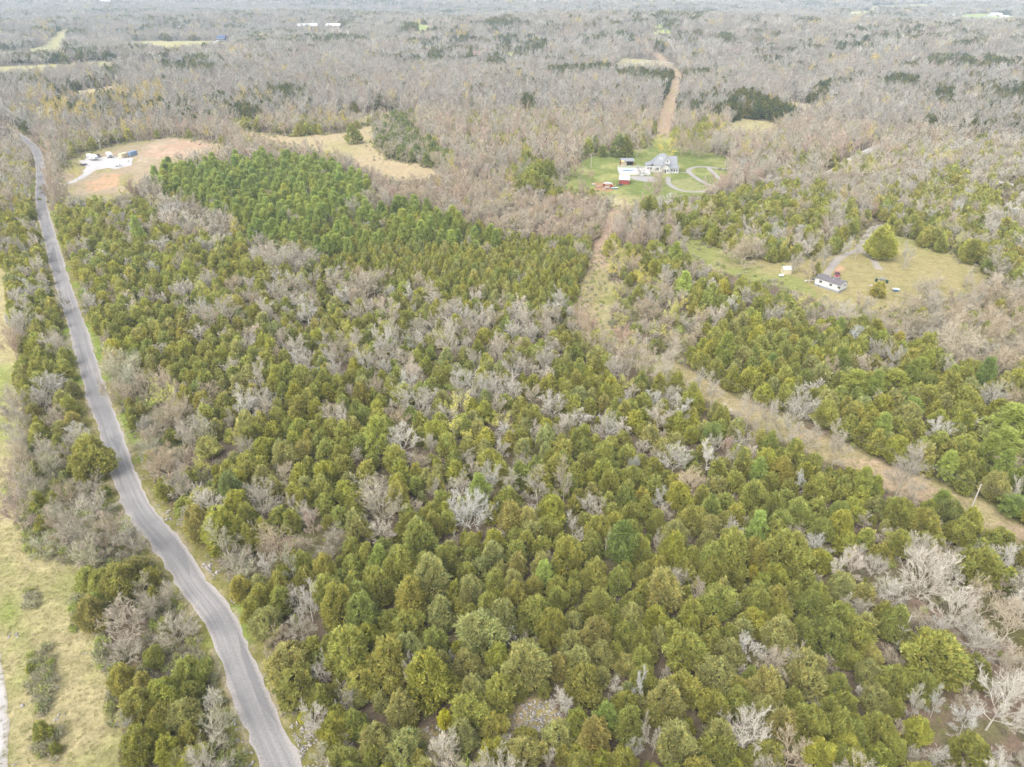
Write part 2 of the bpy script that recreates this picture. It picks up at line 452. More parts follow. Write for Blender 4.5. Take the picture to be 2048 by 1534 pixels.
    v = np.clip((6.0 - dr) / 1.5, 0, 1) * smooth(520, 400, d)
    C = lerp(C, (0.27, 0.255, 0.08), v * .85)
    C = lerp(C, (0.22, 0.30, 0.06), v * smooth(.5, .62, n1) * .8)
    C = lerp(C, (0.46, 0.38, 0.28), np.clip(1 - np.abs(dr - 2.9) / .7, 0, 1) * smooth(.35, .6, n2) * .8)
    C = C * .71
    C = C * (0.86 + 0.28 * n4[:, None]) * (0.9 + .2 * n3[:, None])
    V = np.stack([X, Y, Z], 1)
    i = np.arange(nr - 1)[:, None] * na + np.arange(na - 1)[None, :]
    Q = np.stack([i, i + 1, i + na + 1, i + na], -1).reshape(-1, 4)
    me = npmesh('ground', V, Q, [])
    a = me.attributes.new('cover', 'FLOAT_COLOR', 'POINT')
    c4 = np.ones((len(X), 4), np.float32); c4[:, :3] = C
    a.data.foreach_set('color', c4.ravel())
    me.polygons.foreach_set('use_smooth', np.ones(len(Q), bool))
    m, N, L = newmat('ground_cover')
    o = N.new('ShaderNodeOutputMaterial'); b = N.new('ShaderNodeBsdfDiffuse')
    at = N.new('ShaderNodeAttribute'); at.attribute_name = 'cover'
    tc = N.new('ShaderNodeNewGeometry')
    nA = N.new('ShaderNodeTexNoise'); nA.inputs['Scale'].default_value = 1.7; nA.inputs['Detail'].default_value = 6; nA.inputs['Roughness'].default_value = .75
    nB = N.new('ShaderNodeTexNoise'); nB.inputs['Scale'].default_value = 0.45; nB.inputs['Detail'].default_value = 4
    rA = N.new('ShaderNodeMapRange'); rA.inputs['From Min'].default_value = .3; rA.inputs['From Max'].default_value = .7; rA.inputs['To Min'].default_value = .62; rA.inputs['To Max'].default_value = 1.36
    rB = N.new('ShaderNodeMapRange'); rB.inputs['From Min'].default_value = .3; rB.inputs['From Max'].default_value = .7; rB.inputs['To Min'].default_value = .86; rB.inputs['To Max'].default_value = 1.14
    mu = N.new('ShaderNodeMath'); mu.operation = 'MULTIPLY'
    sc = N.new('ShaderNodeVectorMath'); sc.operation = 'SCALE'
    bp = N.new('ShaderNodeBump'); bp.inputs['Strength'].default_value = .6; bp.inputs['Distance'].default_value = .35
    for n in (nA, nB): L.new(tc.outputs['Position'], n.inputs['Vector'])
    L.new(nA.outputs['Fac'], rA.inputs['Value']); L.new(nB.outputs['Fac'], rB.inputs['Value'])
    L.new(rA.outputs[0], mu.inputs[0]); L.new(rB.outputs[0], mu.inputs[1]); L.new(mu.outputs[0], sc.inputs['Scale'])
    L.new(at.outputs['Color'], sc.inputs[0]); L.new(sc.outputs[0], b.inputs['Color'])
    L.new(nA.outputs['Fac'], bp.inputs['Height']); L.new(bp.outputs[0], b.inputs['Normal']); L.new(b.outputs[0], o.inputs[0])
    me.materials.append(m)
    g = mobj('ground', me); g['kind'] = 'structure'
build_ground()

# ------------------------------------------------------------------ roads and drives
def catmull(P, step):
    P = [np.array(p) for p in P]
    P = [2 * P[0] - P[1]] + P + [2 * P[-1] - P[-2]]
    out = []
    for i in range(1, len(P) - 2):
        a, b, c, d = P[i - 1:i + 3]
        n = max(2, int(np.linalg.norm(c - b) / step))
        for k in range(n):
            t = k / n
            out.append(.5 * ((2 * b) + (-a + c) * t + (2 * a - 5 * b + 4 * c - d) * t * t + (-a + 3 * b - 3 * c + d) * t ** 3))
    out.append(P[-2])
    return np.array(out)

def ribbon(name, pts, width, mat, z=0.03, step=1.0, rag=0.25, nx=7, seed=1):
    S = catmull(pts, step)
    for _ in range(3): S[1:-1] = (S[:-2] + 2 * S[1:-1] + S[2:]) / 4
    T = np.gradient(S, axis=0); T /= np.linalg.norm(T, axis=1)[:, None] + 1e-9
    Nn = np.stack([T[:, 1], -T[:, 0]], 1)
    s = np.concatenate([[0], np.cumsum(np.linalg.norm(np.diff(S, axis=0), axis=1))])
    u = np.linspace(-1, 1, nx)
    V = []; UV = []
    for k, uu in enumerate(u):
        edge = abs(uu) > .99
        off = (vnoise(s, s * 0 + 3.3 * k, 1.7, seed + k) - .5) * 2 * rag + (vnoise(s, s * 0, 11, seed + 9 + k) - .5) * .8 * rag if edge else 0
        q = S + Nn * (uu * width / 2 + off * np.sign(uu))[:, None] if edge else S + Nn * (uu * width / 2)
        zz = terrain(q[:, 0], q[:, 1]) + z + (0.05 * (1 - uu * uu) if width > 3 else 0)
        V.append(np.column_stack([q, zz])); UV.append(np.column_stack([np.full(len(s), (uu + 1) / 2), s / width]))
    n = len(s)
    V = np.concatenate(V); UV = np.concatenate(UV)
    i = np.arange(n - 1)
    Q = np.concatenate([np.stack([k * n + i, (k + 1) * n + i, (k + 1) * n + i + 1, k * n + i + 1], 1) for k in range(nx - 1)])
    me = npmesh(name, V, Q, [mat])
    uvl = me.uv_layers.new(name='UVMap')
    uvl.data.foreach_set('uv', UV[Q.ravel()].astype(np.float32).ravel())
    me.polygons.foreach_set('use_smooth', np.ones(len(Q), bool))
    o = mobj(name, me); o['kind'] = 'structure'
    return o

def roadmat(name, base, edge, streak, dark):
    m, N, L = newmat(name)
    o = N.new('ShaderNodeOutputMaterial'); b = N.new('ShaderNodeBsdfPrincipled'); b.inputs['Roughness'].default_value = .9
    uv = N.new('ShaderNodeUVMap'); sx = N.new('ShaderNodeSeparateXYZ'); L.new(uv.outputs[0], sx.inputs[0])
    geo = N.new('ShaderNodeNewGeometry')
    mp = N.new('ShaderNodeMapping'); mp.inputs['Scale'].default_value = (9, .16, 1); L.new(uv.outputs[0], mp.inputs[0])
    ns = N.new('ShaderNodeTexNoise'); ns.inputs['Scale'].default_value = 1.0; ns.inputs['Detail'].default_value = 5; L.new(mp.outputs[0], ns.inputs['Vector'])
    nf = N.new('ShaderNodeTexNoise'); nf.inputs['Scale'].default_value = 2.6; nf.inputs['Detail'].default_value = 6; nf.inputs['Roughness'].default_value = .8; L.new(geo.outputs['Position'], nf.inputs['Vector'])
    nl = N.new('ShaderNodeTexNoise'); nl.inputs['Scale'].default_value = .09; nl.inputs['Detail'].default_value = 3; L.new(geo.outputs['Position'], nl.inputs['Vector'])
    # distance from centre 0..1
    ab = N.new('ShaderNodeMath'); ab.operation = 'SUBTRACT'; ab.inputs[1].default_value = .5; L.new(sx.outputs[0], ab.inputs[0])
    a2 = N.new('ShaderNodeMath'); a2.operation = 'ABSOLUTE'; L.new(ab.outputs[0], a2.inputs[0])
    ad = N.new('ShaderNodeMath'); ad.operation = 'ADD'; L.new(a2.outputs[0], ad.inputs[0])
    k = N.new('ShaderNodeMath'); k.operation = 'MULTIPLY_ADD'; k.inputs[1].default_value = .22; k.inputs[2].default_value = -.11; L.new(nf.outputs['Fac'], k.inputs[0]); L.new(k.outputs[0], ad.inputs[1])
    re = N.new('ShaderNodeMapRange'); re.inputs['From Min'].default_value = .34; re.inputs['From Max'].default_value = .5; L.new(ad.outputs[0], re.inputs['Value'])
    rs = N.new('ShaderNodeMapRange'); rs.inputs['From Min'].default_value = .38; rs.inputs['From Max'].default_value = .62; L.new(ns.outputs['Fac'], rs.inputs['Value'])
    rl = N.new('ShaderNodeMapRange'); rl.inputs['From Min'].default_value = .45; rl.inputs['From Max'].default_value = .62; L.new(nl.outputs['Fac'], rl.inputs['Value'])
    def mix(a, bb, f):
        x = N.new('ShaderNodeMix'); x.data_type = 'RGBA'
        for s, v in (('A', a), ('B', bb)):
            if hasattr(v, 'is_linked'): L.new(v, x.inputs[s])
            else: x.inputs[s].default_value = (*v, 1)
        L.new(f, x.inputs['Factor']); return x.outputs['Result']
    vm = N.new('ShaderNodeMapping'); vm.inputs['Scale'].default_value = (1.6, .21, 1); L.new(uv.outputs[0], vm.inputs[0])
    vo = N.new('ShaderNodeTexVoronoi'); vo.inputs['Scale'].default_value = 1.0; L.new(vm.outputs[0], vo.inputs['Vector'])
    vs_ = N.new('ShaderNodeSeparateColor'); L.new(vo.outputs['Color'], vs_.inputs[0])
    c = mix(base, streak, rs.outputs[0])
    pm = N.new('ShaderNodeMath'); pm.operation = 'POWER'; pm.inputs[1].default_value = 3.0; L.new(vs_.outputs[0], pm.inputs[0])
    c = mix(c, dark, pm.outputs[0])
    d = N.new('ShaderNodeMath'); d.operation = 'MULTIPLY'; d.inputs[1].default_value = .55; L.new(rl.outputs[0], d.inputs[0])
    c = mix(c, dark, d.outputs[0])
    c = mix(c, edge, re.outputs[0])
    rf = N.new('ShaderNodeMapRange'); rf.inputs['From Min'].default_value = .3; rf.inputs['From Max'].default_value = .7; rf.inputs['To Min'].default_value = .82; rf.inputs['To Max'].default_value = 1.18; L.new(nf.outputs['Fac'], rf.inputs['Value'])
    sc = N.new('ShaderNodeVectorMath'); sc.operation = 'SCALE'; L.new(c, sc.inputs[0]); L.new(rf.outputs[0], sc.inputs['Scale'])
    L.new(sc.outputs[0], b.inputs['Base Color']); L.new(b.outputs[0], o.inputs[0])
    return m
M['asphalt'] = roadmat('worn_asphalt', (0.190, 0.183, 0.181), (0.330, 0.300, 0.280), (0.262, 0.250, 0.244), (0.145, 0.143, 0.146))
M['gravel'] = roadmat('pale_gravel', (0.345, 0.33, 0.315), (0.27, 0.24, 0.19), (0.39, 0.375, 0.36), (0.30, 0.285, 0.265))
M['dirt'] = roadmat('dirt_track', (0.27, 0.235, 0.195), (0.235, 0.20, 0.115), (0.30, 0.265, 0.225), (0.225, 0.21, 0.20))
M['concrete'] = roadmat('pale_concrete', (0.255, 0.24, 0.226), (0.215, 0.195, 0.155), (0.285, 0.27, 0.26), (0.225, 0.21, 0.19))
ribbon('road', ROAD, 5.0, M['asphalt'], .03, .7, .36, 9)
ribbon('gravel_drive', DRIVE_R, 4.6, M['gravel'], .045, 1.0, .4)
ribbon('concrete_drive', DRIVE_B, 3.0, M['concrete'], .035, 1.0, .1)
ribbon('loop_drive', DRIVE_C, 3.0, M['concrete'], .03, 1.0, .15)
ribbon('walkway', DRIVE_A, 1.5, M['concrete'], .04, 1.0, .05)
ribbon('dirt_track', DRIVE_D, 3.2, M['dirt'], .03, 1.0, .4)
ribbon('dirt_spur', DRIVE_E, 2.8, M['dirt'], .04, 1.0, .4)
ribbon('lane', LANE, 5.0, M['gravel'], .03, 1.0, .3)
ribbon('gravel_lane', LANE2, 5.0, M['gravel'], .03, 1.0, .3)
ribbon('far_drive', FAR_DRIVE, 7.0, M['gravel'], .4, 3.0, .3)
ribbon('far_track', line([(1232, 137), (1262, 132), (1285, 126), (1312, 122), (1348, 128)]), 4.5, M['gravel'], .3, 3.0, .3)
ribbon('far_path', line([(1016, 113), (1030, 111), (1040, 109)]), 4.0, M['gravel'], .3, 3.0, .3)
ribbon('farm_track', line([(1962, 36), (1978, 32), (1990, 29)]), 8.0, M['gravel'], .4, 5.0, .3)
ribbon('gravel_path', line([(-14, 1720), (-8, 1534), (-6, 1420), (-16, 1340), (-30, 1240)]), 2.6, M['gravel'], .03, 1.0, .35)
def flat_poly(name, P, mat, z):
    mb = MB(); n = len(P)
    # densify and roughen the outline
    pts = []
    for i in range(n):
        a = np.array(P[i]); b = np.array(P[(i + 1) % n])
        k = max(1, int(np.linalg.norm(b - a) / 1.0))
        for t in range(k):
            q = a + (b - a) * t / k; q = q + rng.normal(0, .22, 2); pts.append((q[0], q[1], z))
    mb.add(pts, [tuple(range(len(pts)))])
    me = bpy.data.meshes.new(name); me.from_pydata(mb.v, [], mb.f); me.materials.append(mat)
    o = mobj(name, me); o['kind'] = 'structure'
    return o
M['gravelpad'] = plain('gravel_pad', (0.37, 0.355, 0.345), .95, .22, .5)
flat_poly('gravel_pad', PAD, M['gravelpad'], .065)

# ------------------------------------------------------------------ plant builders (numpy)
def unit(v): return v / (np.linalg.norm(v, axis=-1, keepdims=True) + 1e-9)

def blades(P, D, length, width, g, flat=0.0):
    """kite-shaped leaves / needles sprays at P pointing along D"""
    n = len(P)
    D = unit(D)
    R = unit(np.cross(D, unit(g.normal(size=(n, 3)) + np.array([0, 0, flat]))))
    L = length[:, None]; W = width[:, None]
    mid = P + D * L * .45
    V = np.stack([P, mid + R * W * .5, P + D * L, mid - R * W * .5], 1).reshape(-1, 3)
    Q = np.arange(n * 4).reshape(-1, 4)
    return V, Q

def trunk_tube(P, r, k=5):
    """tapering tube along points P with radii r -> V, Q"""
    P = np.asarray(P, float); n = len(P)
    T = unit(np.gradient(P, axis=0))
    a = unit(np.cross(T, np.array([0.31, 0.82, 0.47]))); b = np.cross(T, a)
    th = np.linspace(0, 2 * pi, k, endpoint=False)
    V = (P[:, None, :] + (a[:, None, :] * np.cos(th)[None, :, None] + b[:, None, :] * np.sin(th)[None, :, None]) * np.asarray(r)[:, None, None]).reshape(-1, 3)
    i = np.arange(n - 1)[:, None] * k; j = np.arange(k)[None, :]
    Q = np.stack([i + j, i + (j + 1) % k, i + k + (j + 1) % k, i + k + j], -1).reshape(-1, 4)
    return V, Q

class Acc:
    def __init__(s): s.V = []; s.Q = []; s.S = []; s.n = 0
    def add(s, V, Q, sh):
        s.V.append(V); s.Q.append(Q + s.n); s.n += len(V)
        sh = np.asarray(sh, float)
        if sh.ndim == 0: sh = np.full(len(Q), sh)
        if sh.ndim == 1: sh = np.repeat(sh[:, None], 3, 1)
        s.S.append(sh)
    def mesh(s, name, mat):
        return npmesh(name, np.concatenate(s.V), np.concatenate(s.Q), [mat], None, np.concatenate(s.S))

def cedar_parts(seed, n, per, bl, bw, W=5.0, H=7.5, cone=0.0, lod=0):
    """red cedar: dense ragged egg or cone of upswept sprays"""
    g = np.random.default_rng(seed)
    base = 0.07 * H
    t = g.random(n * 3)
    def prof(t):
        egg = (1 - t ** 2.8) ** .58 * (0.50 + .50 * np.minimum(1, t / .28) ** .7)
        con = (1 - t) ** .8 * (0.55 + .45 * np.minimum(1, t / .15)) * 1.12
        return egg * (1 - cone) + con * cone + .02
    keep = g.random(n * 3) < prof(t) + .12
    t = t[keep][:n]; n = len(t)
    ph = g.random(n) * 2 * pi
    f1 = g.integers(2, 4); f2 = g.integers(4, 7); p1, p2, p3 = g.random(3) * 6.28
    lump = 1 + .16 * np.sin(f1 * ph + p1 + 3 * t) + .10 * np.sin(f2 * ph + p2 - 7 * t) + .10 * np.sin(3 * ph + 15 * t + p3)
    # small spires at the top and sub-crowns
    f = 1 - .42 * g.random(n) ** 2.2 + .14 * (g.random(n) < .10)
    R = W / 2 * prof(t) * lump * f
    z = base + t * (H - base) * (0.94 + .1 * np.sin(f2 * ph + p1) * (t > .6))
    lx, ly = g.normal(0, .03 * W, 2)
    P = np.stack([R * np.cos(ph) + lx * t, R * np.sin(ph) + ly * t, z], 1)
    up = .35 + .9 * t[:, None] ** 1.5
    O = np.stack([np.cos(ph), np.sin(ph), np.zeros(n)], 1) * (1.1 - t[:, None]) + np.array([0, 0, 1.0]) * up
    A = Acc()
    PP = np.repeat(P, per, 0) + g.normal(0, .10 * bl / .55, (n * per, 3))
    DD = unit(np.repeat(unit(O), per, 0) + g.normal(0, .50, (n * per, 3)))
    ln = bl * (.65 + .7 * g.random(n * per)); wd = bw * (.7 + .6 * g.random(n * per))
    V, Q = blades(PP, DD, ln, wd, g)
    clump = .74 + .50 * g.random(n)
    patch = 1 + .16 * np.sin(2 * ph + 5 * t + p2)
    sh = np.repeat(clump * patch, per) * (.85 + .3 * g.random(n * per))
    warm = np.repeat(g.normal(0, .05, n), per)
    S = np.stack([sh * (1 + warm), sh, sh * (1 - warm)], 1)
    A.add(V, Q, S)
    tr = Acc()
    k = 6
    zz = np.linspace(-.15, H * .8, k)
    tv, tq = trunk_tube(np.stack([lx * zz / H, ly * zz / H, zz], 1), np.linspace(.17, .03, k) * W / 5, 6)
    tr.add(tv, tq, 1.0)
    if lod == 0:
        for q in range(7):
            a = g.random() * 6.28; zb = base + g.random() * H * .35
            p0 = np.array([0, 0, zb]); p1_ = p0 + np.array([cos(a), sin(a), .5]) * W * .3
            tv, tq = trunk_tube(np.stack([p0, (p0 + p1_) / 2 + [0, 0, -.1], p1_]), [.06, .045, .02], 4)
            tr.add(tv, tq, 1.0)
    return A, tr

def pine_parts(seed, W=5.0, H=10.0, nw=11, per=18, bl=.62, bw=.13, puff=5):
    """pine: whorled limbs that carry open puffs of long needles"""
    g = np.random.default_rng(seed)
    A = Acc(); tr = Acc()
    k = 7; zz = np.linspace(-.15, H * .97, k)
    tv, tq = trunk_tube(np.stack([.06 * np.sin(zz), .06 * np.cos(zz * .7), zz], 1), np.linspace(.18, .03, k), 6)
    tr.add(tv, tq, 1.0)
    P = []; D = []
    for wv in range(nw):
        t = (wv + .3 * g.random()) / nw
        z = H * (.16 + .80 * t)
        R = W / 2 * (1 - t) ** .75 * (.55 + .45 * min(1, t / .25)) * 1.1 + .25
        m = g.integers(5, 8)
        a0 = g.random() * 6.28
        for q in range(m):
            a = a0 + q * 2 * pi / m + g.normal(0, .2)
            r = R * (.7 + .45 * g.random())
            d = np.array([cos(a), sin(a), 0])
            e = np.array([0, 0, z]) + d * r + np.array([0, 0, r * (.18 + .5 * t)])
            tv, tq = trunk_tube(np.stack([[0, 0, z], np.array([0, 0, z]) + d * r * .5, e]), [.05, .035, .015], 4)
            tr.add(tv, tq, 1.0)
            for s in range(puff):
                u = .45 + .55 * (s + g.random()) / puff
                c = np.array([0, 0, z]) * (1 - u) + e * u + g.normal(0, .16 * r, 3) * np.array([1, 1, .5])
                P.append(c); D.append(d * .6 + np.array([0, 0, .7]))
    P.append(np.array([0, 0, H * .97])); D.append(np.array([0, 0, 1.0]))
    P = np.array(P); D = np.array(D); n = len(P)
    PP = np.repeat(P, per, 0) + g.normal(0, .10, (n * per, 3)); DD = unit(np.repeat(D, per, 0)) + g.normal(0, .75, (n * per, 3))
    V, Q = blades(PP, DD, bl * (.7 + .6 * g.random(n * per)), bw * (.8 + .5 * g.random(n * per)), g)
    sh = np.repeat(.8 + .4 * g.random(n), per) * (.85 + .3 * g.random(n * per))
    A.add(V, Q, sh)
    return A, tr

def bare_parts(seed, W=8.0, H=10.0, counts=(6, 6, 6, 5), wmul=1.0, hb=.22, lean=0.0, fork=True, lod=0, twig=1.0, tall=0.0):
    """leafless tree: forked trunk, spreading limbs, four orders of branches down to the twigs"""
    g = np.random.default_rng(seed)
    limb = Acc(); tw = Acc()
    widths = [.19 * H / 10, .052 * wmul, .032 * wmul, .023 * wmul]
    base = np.array([0.0, 0.0, -.2])
    top = np.array([g.normal(0, .03) * H + lean * H * .3, g.normal(0, .03) * H, H * (hb + tall)])
    spine = np.stack([base, top * [.4, .4, .5] + [0, 0, 0], top])
    v, q = trunk_tube(spine, [.15 * H / 10, .115 * H / 10, .085 * H / 10], 6)
    limb.add(v, q, 1.0)
    starts = []
    n1 = counts[0]
    cs = (H - top[2])
    a0 = g.random() * 6.28
    for k in range(n1):
        a = a0 + k * 2.4 + g.normal(0, .3)
        el = radians(12 + 62 * (k + .5) / n1 + g.normal(0, 6))      # angle from the vertical
        d = np.array([sin(el) * cos(a), sin(el) * sin(a), cos(el)])
        # reach of an upward-opening dome
        reach = 1.0 / sqrt((sin(el) / (W / 2)) ** 2 + (cos(el) / cs) ** 2)
        p0 = base + (top - base) * (1 - .45 * (k / n1) * (1 if not tall else 1.2))
        starts.append((p0, d, reach * (.82 + .2 * g.random())))
    def grow(p0, d, L, lvl):
        m = 4 if lvl < 2 else 3
        pts = [p0]
        dd = d.copy()
        for i in range(m):
            dd = unit(dd + g.normal(0, .13, 3) + np.array([0, 0, .10 if lvl < 2 else .05]))
            pts.append(pts[-1] + dd * L / m)
        pts = np.array(pts)
        w0 = widths[min(lvl, 3)]
        if lvl == 0: w0 = .048 * H / 10 * (.8 + .4 * g.random())
        elif lvl == 1: w0 = widths[1] * .75
        if lvl <= 1:
            v, q = trunk_tube(pts, np.linspace(w0, w0 * .35, m + 1), 4 if lvl == 0 else 3)
            (limb if lvl == 0 else tw).add(v, q, .95 + .1 * g.random())
        else:
            # slim twigs as narrow strips
            T = unit(np.gradient(pts, axis=0)); s = unit(np.cross(T, g.normal(size=3)))
            ww = np.linspace(w0, w0 * .5, m + 1)[:, None]
            V = np.concatenate([pts - s * ww * .70, pts + s * ww * .70]); i = np.arange(m)
            Q = np.stack([i, m + 1 + i, m + 2 + i, i + 1], 1)
            tw.add(V, Q, .85 + .3 * g.random())
        if lvl < len(counts) - 1:
            nc = counts[lvl + 1]
            for k in range(nc):
                u = (.25 if lvl == 0 else .2) + (.78 if lvl == 0 else .8) * (k + g.random() * .8) / nc
                u = min(u, 1.0)
                x = u * m; i = min(int(x), m - 1)
                p = pts[i] + (pts[i + 1] - pts[i]) * (x - i)
                td = unit(pts[i + 1] - pts[i])
                ang = radians(22 + 34 * g.random()); az = g.random() * 6.28
                a = unit(np.cross(td, np.array([.3, .5, .81]))); b = np.cross(td, a)
                nd = td * cos(ang) + (a * cos(az) + b * sin(az)) * sin(ang)
                nd = unit(nd + np.array([0, 0, .12]))
                ln = L * (.62 - .28 * u) * (.7 + .5 * g.random()) * (twig if lvl >= 1 else 1)
                grow(p, nd, max(ln, .35), lvl + 1)
    for p0, d, L in starts: grow(p0, d, L, 0)
    return limb, tw

def bud_parts(seed, W, H):
    limb, tw = bare_parts(seed, W, H, (6, 5, 5, 4))
    g = np.random.default_rng(seed + 5)
    ends = np.concatenate(tw.V)[::9]
    n = min(len(ends), 1500)
    P = ends[g.permutation(len(ends))[:n]] + g.normal(0, .1, (n, 3))
    V, Q = blades(P, g.normal(size=(n, 3)), np.full(n, .28), np.full(n, .16), g)
    tw.add(V, Q, np.stack([1.25 * np.ones(n), 1.3 * np.ones(n), .55 * np.ones(n)], 1) * (.8 + .4 * g.random(n))[:, None])
    return limb, tw

def merge(accs, mats, name):
    V = []; Q = []; S = []; MI = []; n = 0
    for k, a in enumerate(accs):
        v = np.concatenate(a.V); q = np.concatenate(a.Q)
        V.append(v); Q.append(q + n); n += len(v); S.append(np.concatenate(a.S)); MI.append(np.full(len(q), k))
    return npmesh(name, np.concatenate(V), np.concatenate(Q), mats, np.concatenate(MI), np.concatenate(S))

def bush_parts(seed, leafy=.5, W=1.6, H=1.3, n=70):
    g = np.random.default_rng(seed)
    A = Acc()
    ph = g.random(n) * 6.28; el = np.abs(g.normal(.5, .35, n))
    D = np.stack([np.cos(ph) * np.sin(el), np.sin(ph) * np.sin(el), np.cos(el)], 1)
    P = np.stack([g.normal(0, .18 * W, n), g.normal(0, .18 * W, n), np.zeros(n)], 1)
    L = H * (.6 + .6 * g.random(n))
    V, Q = blades(P, D, L, np.full(n, .045), g); A.add(V, Q, .8 + .4 * g.random(n))
    m = n * 2
    k = g.integers(0, n, m); u = .4 + .6 * g.random(m)
    P2 = P[k] + D[k] * (L[k] * u)[:, None]
    V, Q = blades(P2, D[k] + g.normal(0, .6, (m, 3)), np.full(m, .45), np.full(m, .03), g); A.add(V, Q, .8 + .4 * g.random(m))
    m = int(n * 5 * leafy)
    k = g.integers(0, n, m); u = .35 + .65 * g.random(m)
    P2 = P[k] + D[k] * (L[k] * u)[:, None] + g.normal(0, .08, (m, 3))
    V, Q = blades(P2, g.normal(size=(m, 3)), np.full(m, .20), np.full(m, .13), g)
    A.add(V, Q, np.stack([.75 * np.ones(m), .95 * np.ones(m), .5 * np.ones(m)], 1) * (.8 + .5 * g.random(m))[:, None])
    return A

def tuft_parts(seed):
    g = np.random.default_rng(seed); A = Acc(); n = 26
    P = np.stack([g.normal(0, .3, n), g.normal(0, .3, n), np.zeros(n)], 1)
    D = g.normal(0, .5, (n, 3)); D[:, 2] = 1
    V, Q = blades(P, D, .28 + .3 * g.random(n), np.full(n, .05), g); A.add(V, Q, .75 + .5 * g.random(n))
    return A

def rock_mesh(seed):
    g = np.random.default_rng(seed); A = Acc()
    for _ in range(3):
        c = g.normal(0, .35, 3) * [1, 1, 0]; s = .12 + .22 * g.random(3); s[2] *= .55
        v = np.array([(x, y, z) for z in (-1, 1) for y in (-1, 1) for x in (-1, 1)], float) * (1 + g.normal(0, .22, (8, 3))) * s + c + [0, 0, .06]
        q = np.array([(0, 2, 3, 1), (4, 5, 7, 6), (0, 1, 5, 4), (1, 3, 7, 5), (3, 2, 6, 7), (2, 0, 4, 6)])
        A.add(v, q, .75 + .4 * g.random(6))
    return A

# ------------------------------------------------------------------ full-detail prototypes (meshes shared by the single trees)
def extents(A):
    v = np.concatenate(A.V)
    r = np.hypot(v[:, 0], v[:, 1])
    return 2 * np.percentile(r, 96), np.percentile(v[:, 2], 99.5)

PROTO = {'cedar': [], 'pine': [], 'bare': [], 'bud': []}
for k in range(9):
    cone = (0, .05, .0, .25, .05, .42, .12, .0, .2)[k]
    A, T = cedar_parts(100 + k, 1500, 6, .46, .165, 5.0, (7.2, 7.6, 6.6, 8, 7, 8.6, 7.6, 6.4, 7.8)[k], cone)
    PROTO['cedar'].append(dict(crown=A.mesh('cedar_crown', M['leaf']), trunk=T.mesh('cedar_trunk', M['bark']), ext=extents(A), cone=cone > .2))
for k in range(4):
    A, T = pine_parts(200 + k)
    PROTO['pine'].append(dict(crown=A.mesh('pine_crown', M['leaf']), trunk=T.mesh('pine_trunk', M['bark']), ext=extents(A)))
BW = [(8, 9), (9, 9.5), (7, 10), (8.5, 8), (6, 10), (9, 8.5), (5, 9), (7.5, 9), (6.5, 8)]
for k, (W, H) in enumerate(BW):
    L_, T_ = bare_parts(300 + k, W, H, ((8, 8, 7, 8), (9, 8, 7, 7), (7, 8, 7, 8), (10, 8, 7, 6), (7, 8, 7, 7), (11, 8, 6, 7), (6, 8, 7, 8), (8, 8, 7, 7), (7, 8, 7, 7))[k],
                         hb=(.2, .12, .32, .1, .35, .06, .3, .22, .15)[k])
    PROTO['bare'].append(dict(crown=T_.mesh('bare_branches', M['twig']), trunk=L_.mesh('bare_limbs', M['twig']), ext=extents(T_)))
L_, T_ = bare_parts(390, 5, 7, (5, 4, 2), hb=.25, wmul=1.5)
SNAG = dict(crown=T_.mesh('snag_branches', M['twig']), trunk=L_.mesh('snag_limbs', M['twig']), ext=extents(T_))
for k in range(3):
    L_, T_ = bud_parts(350 + k, 8, 9)
    PROTO['bud'].append(dict(crown=T_.mesh('budding_branches', M['twig']), trunk=L_.mesh('budding_limbs', M['twig']), ext=extents(T_)))

# ------------------------------------------------------------------ prototypes for the masses of trees (never linked to the scene; picked by point index)
def protocol(name): return bpy.data.collections.new(name)
def addp(c, i, me):
    o = bpy.data.objects.new('p%03d_%s' % (i, c.name), me); c.objects.link(o)
C_CED, C_BAR, C_PIN, C_BUSH, C_TUFT, C_ROCK = (protocol(n) for n in ('cedars', 'bare_trees', 'pines', 'bushes', 'tufts', 'rocks'))
EX = {'cedar': [], 'bare': [], 'pine': []}
for k in range(8):      # 0-7 near / middle distance
    A, T = cedar_parts(500 + k, 480, 5, .72, .32, 5.0, 7.3, (0, .1, .3, .5, .05, .2, .6, 0)[k], 1)
    addp(C_CED, k, merge((A, T), [M['leaf'], M['bark']], 'cedar_mass')); EX['cedar'].append(extents(A))
for k in range(5):      # 8-12 far single trees
    A, T = cedar_parts(520 + k, 150, 4, 1.15, .62, 5.0, 8, (0, .4, .8, .2, .6)[k], 1)
    addp(C_CED, 8 + k, merge((A, T), [M['leaf'], M['bark']], 'cedar_far')); EX['cedar'].append(extents(A))
for k in range(8):      # 0-7 near / middle
    W, H = ((8, 9), (7, 10), (9, 9), (6, 10), (8, 8), (5, 9), (7, 8), (8, 10))[k]
    L_, T_ = bare_parts(600 + k, W, H, (7, 7, 7, 6), 1.7, hb=(.2, .3, .1, .35, .12, .3, .2, .25)[k])
    addp(C_BAR, k, merge((L_, T_), [M['twig'], M['twig']], 'bare_mass')); EX['bare'].append(extents(T_))
for k in range(6):      # 8-13 far, tall woodland trees
    L_, T_ = bare_parts(630 + k, 8, 14, (7, 6, 6), 2.9, hb=.42, tall=0.0)
    addp(C_BAR, 8 + k, merge((L_, T_), [M['twig'], M['twig']], 'bare_far')); EX['bare'].append(extents(T_))
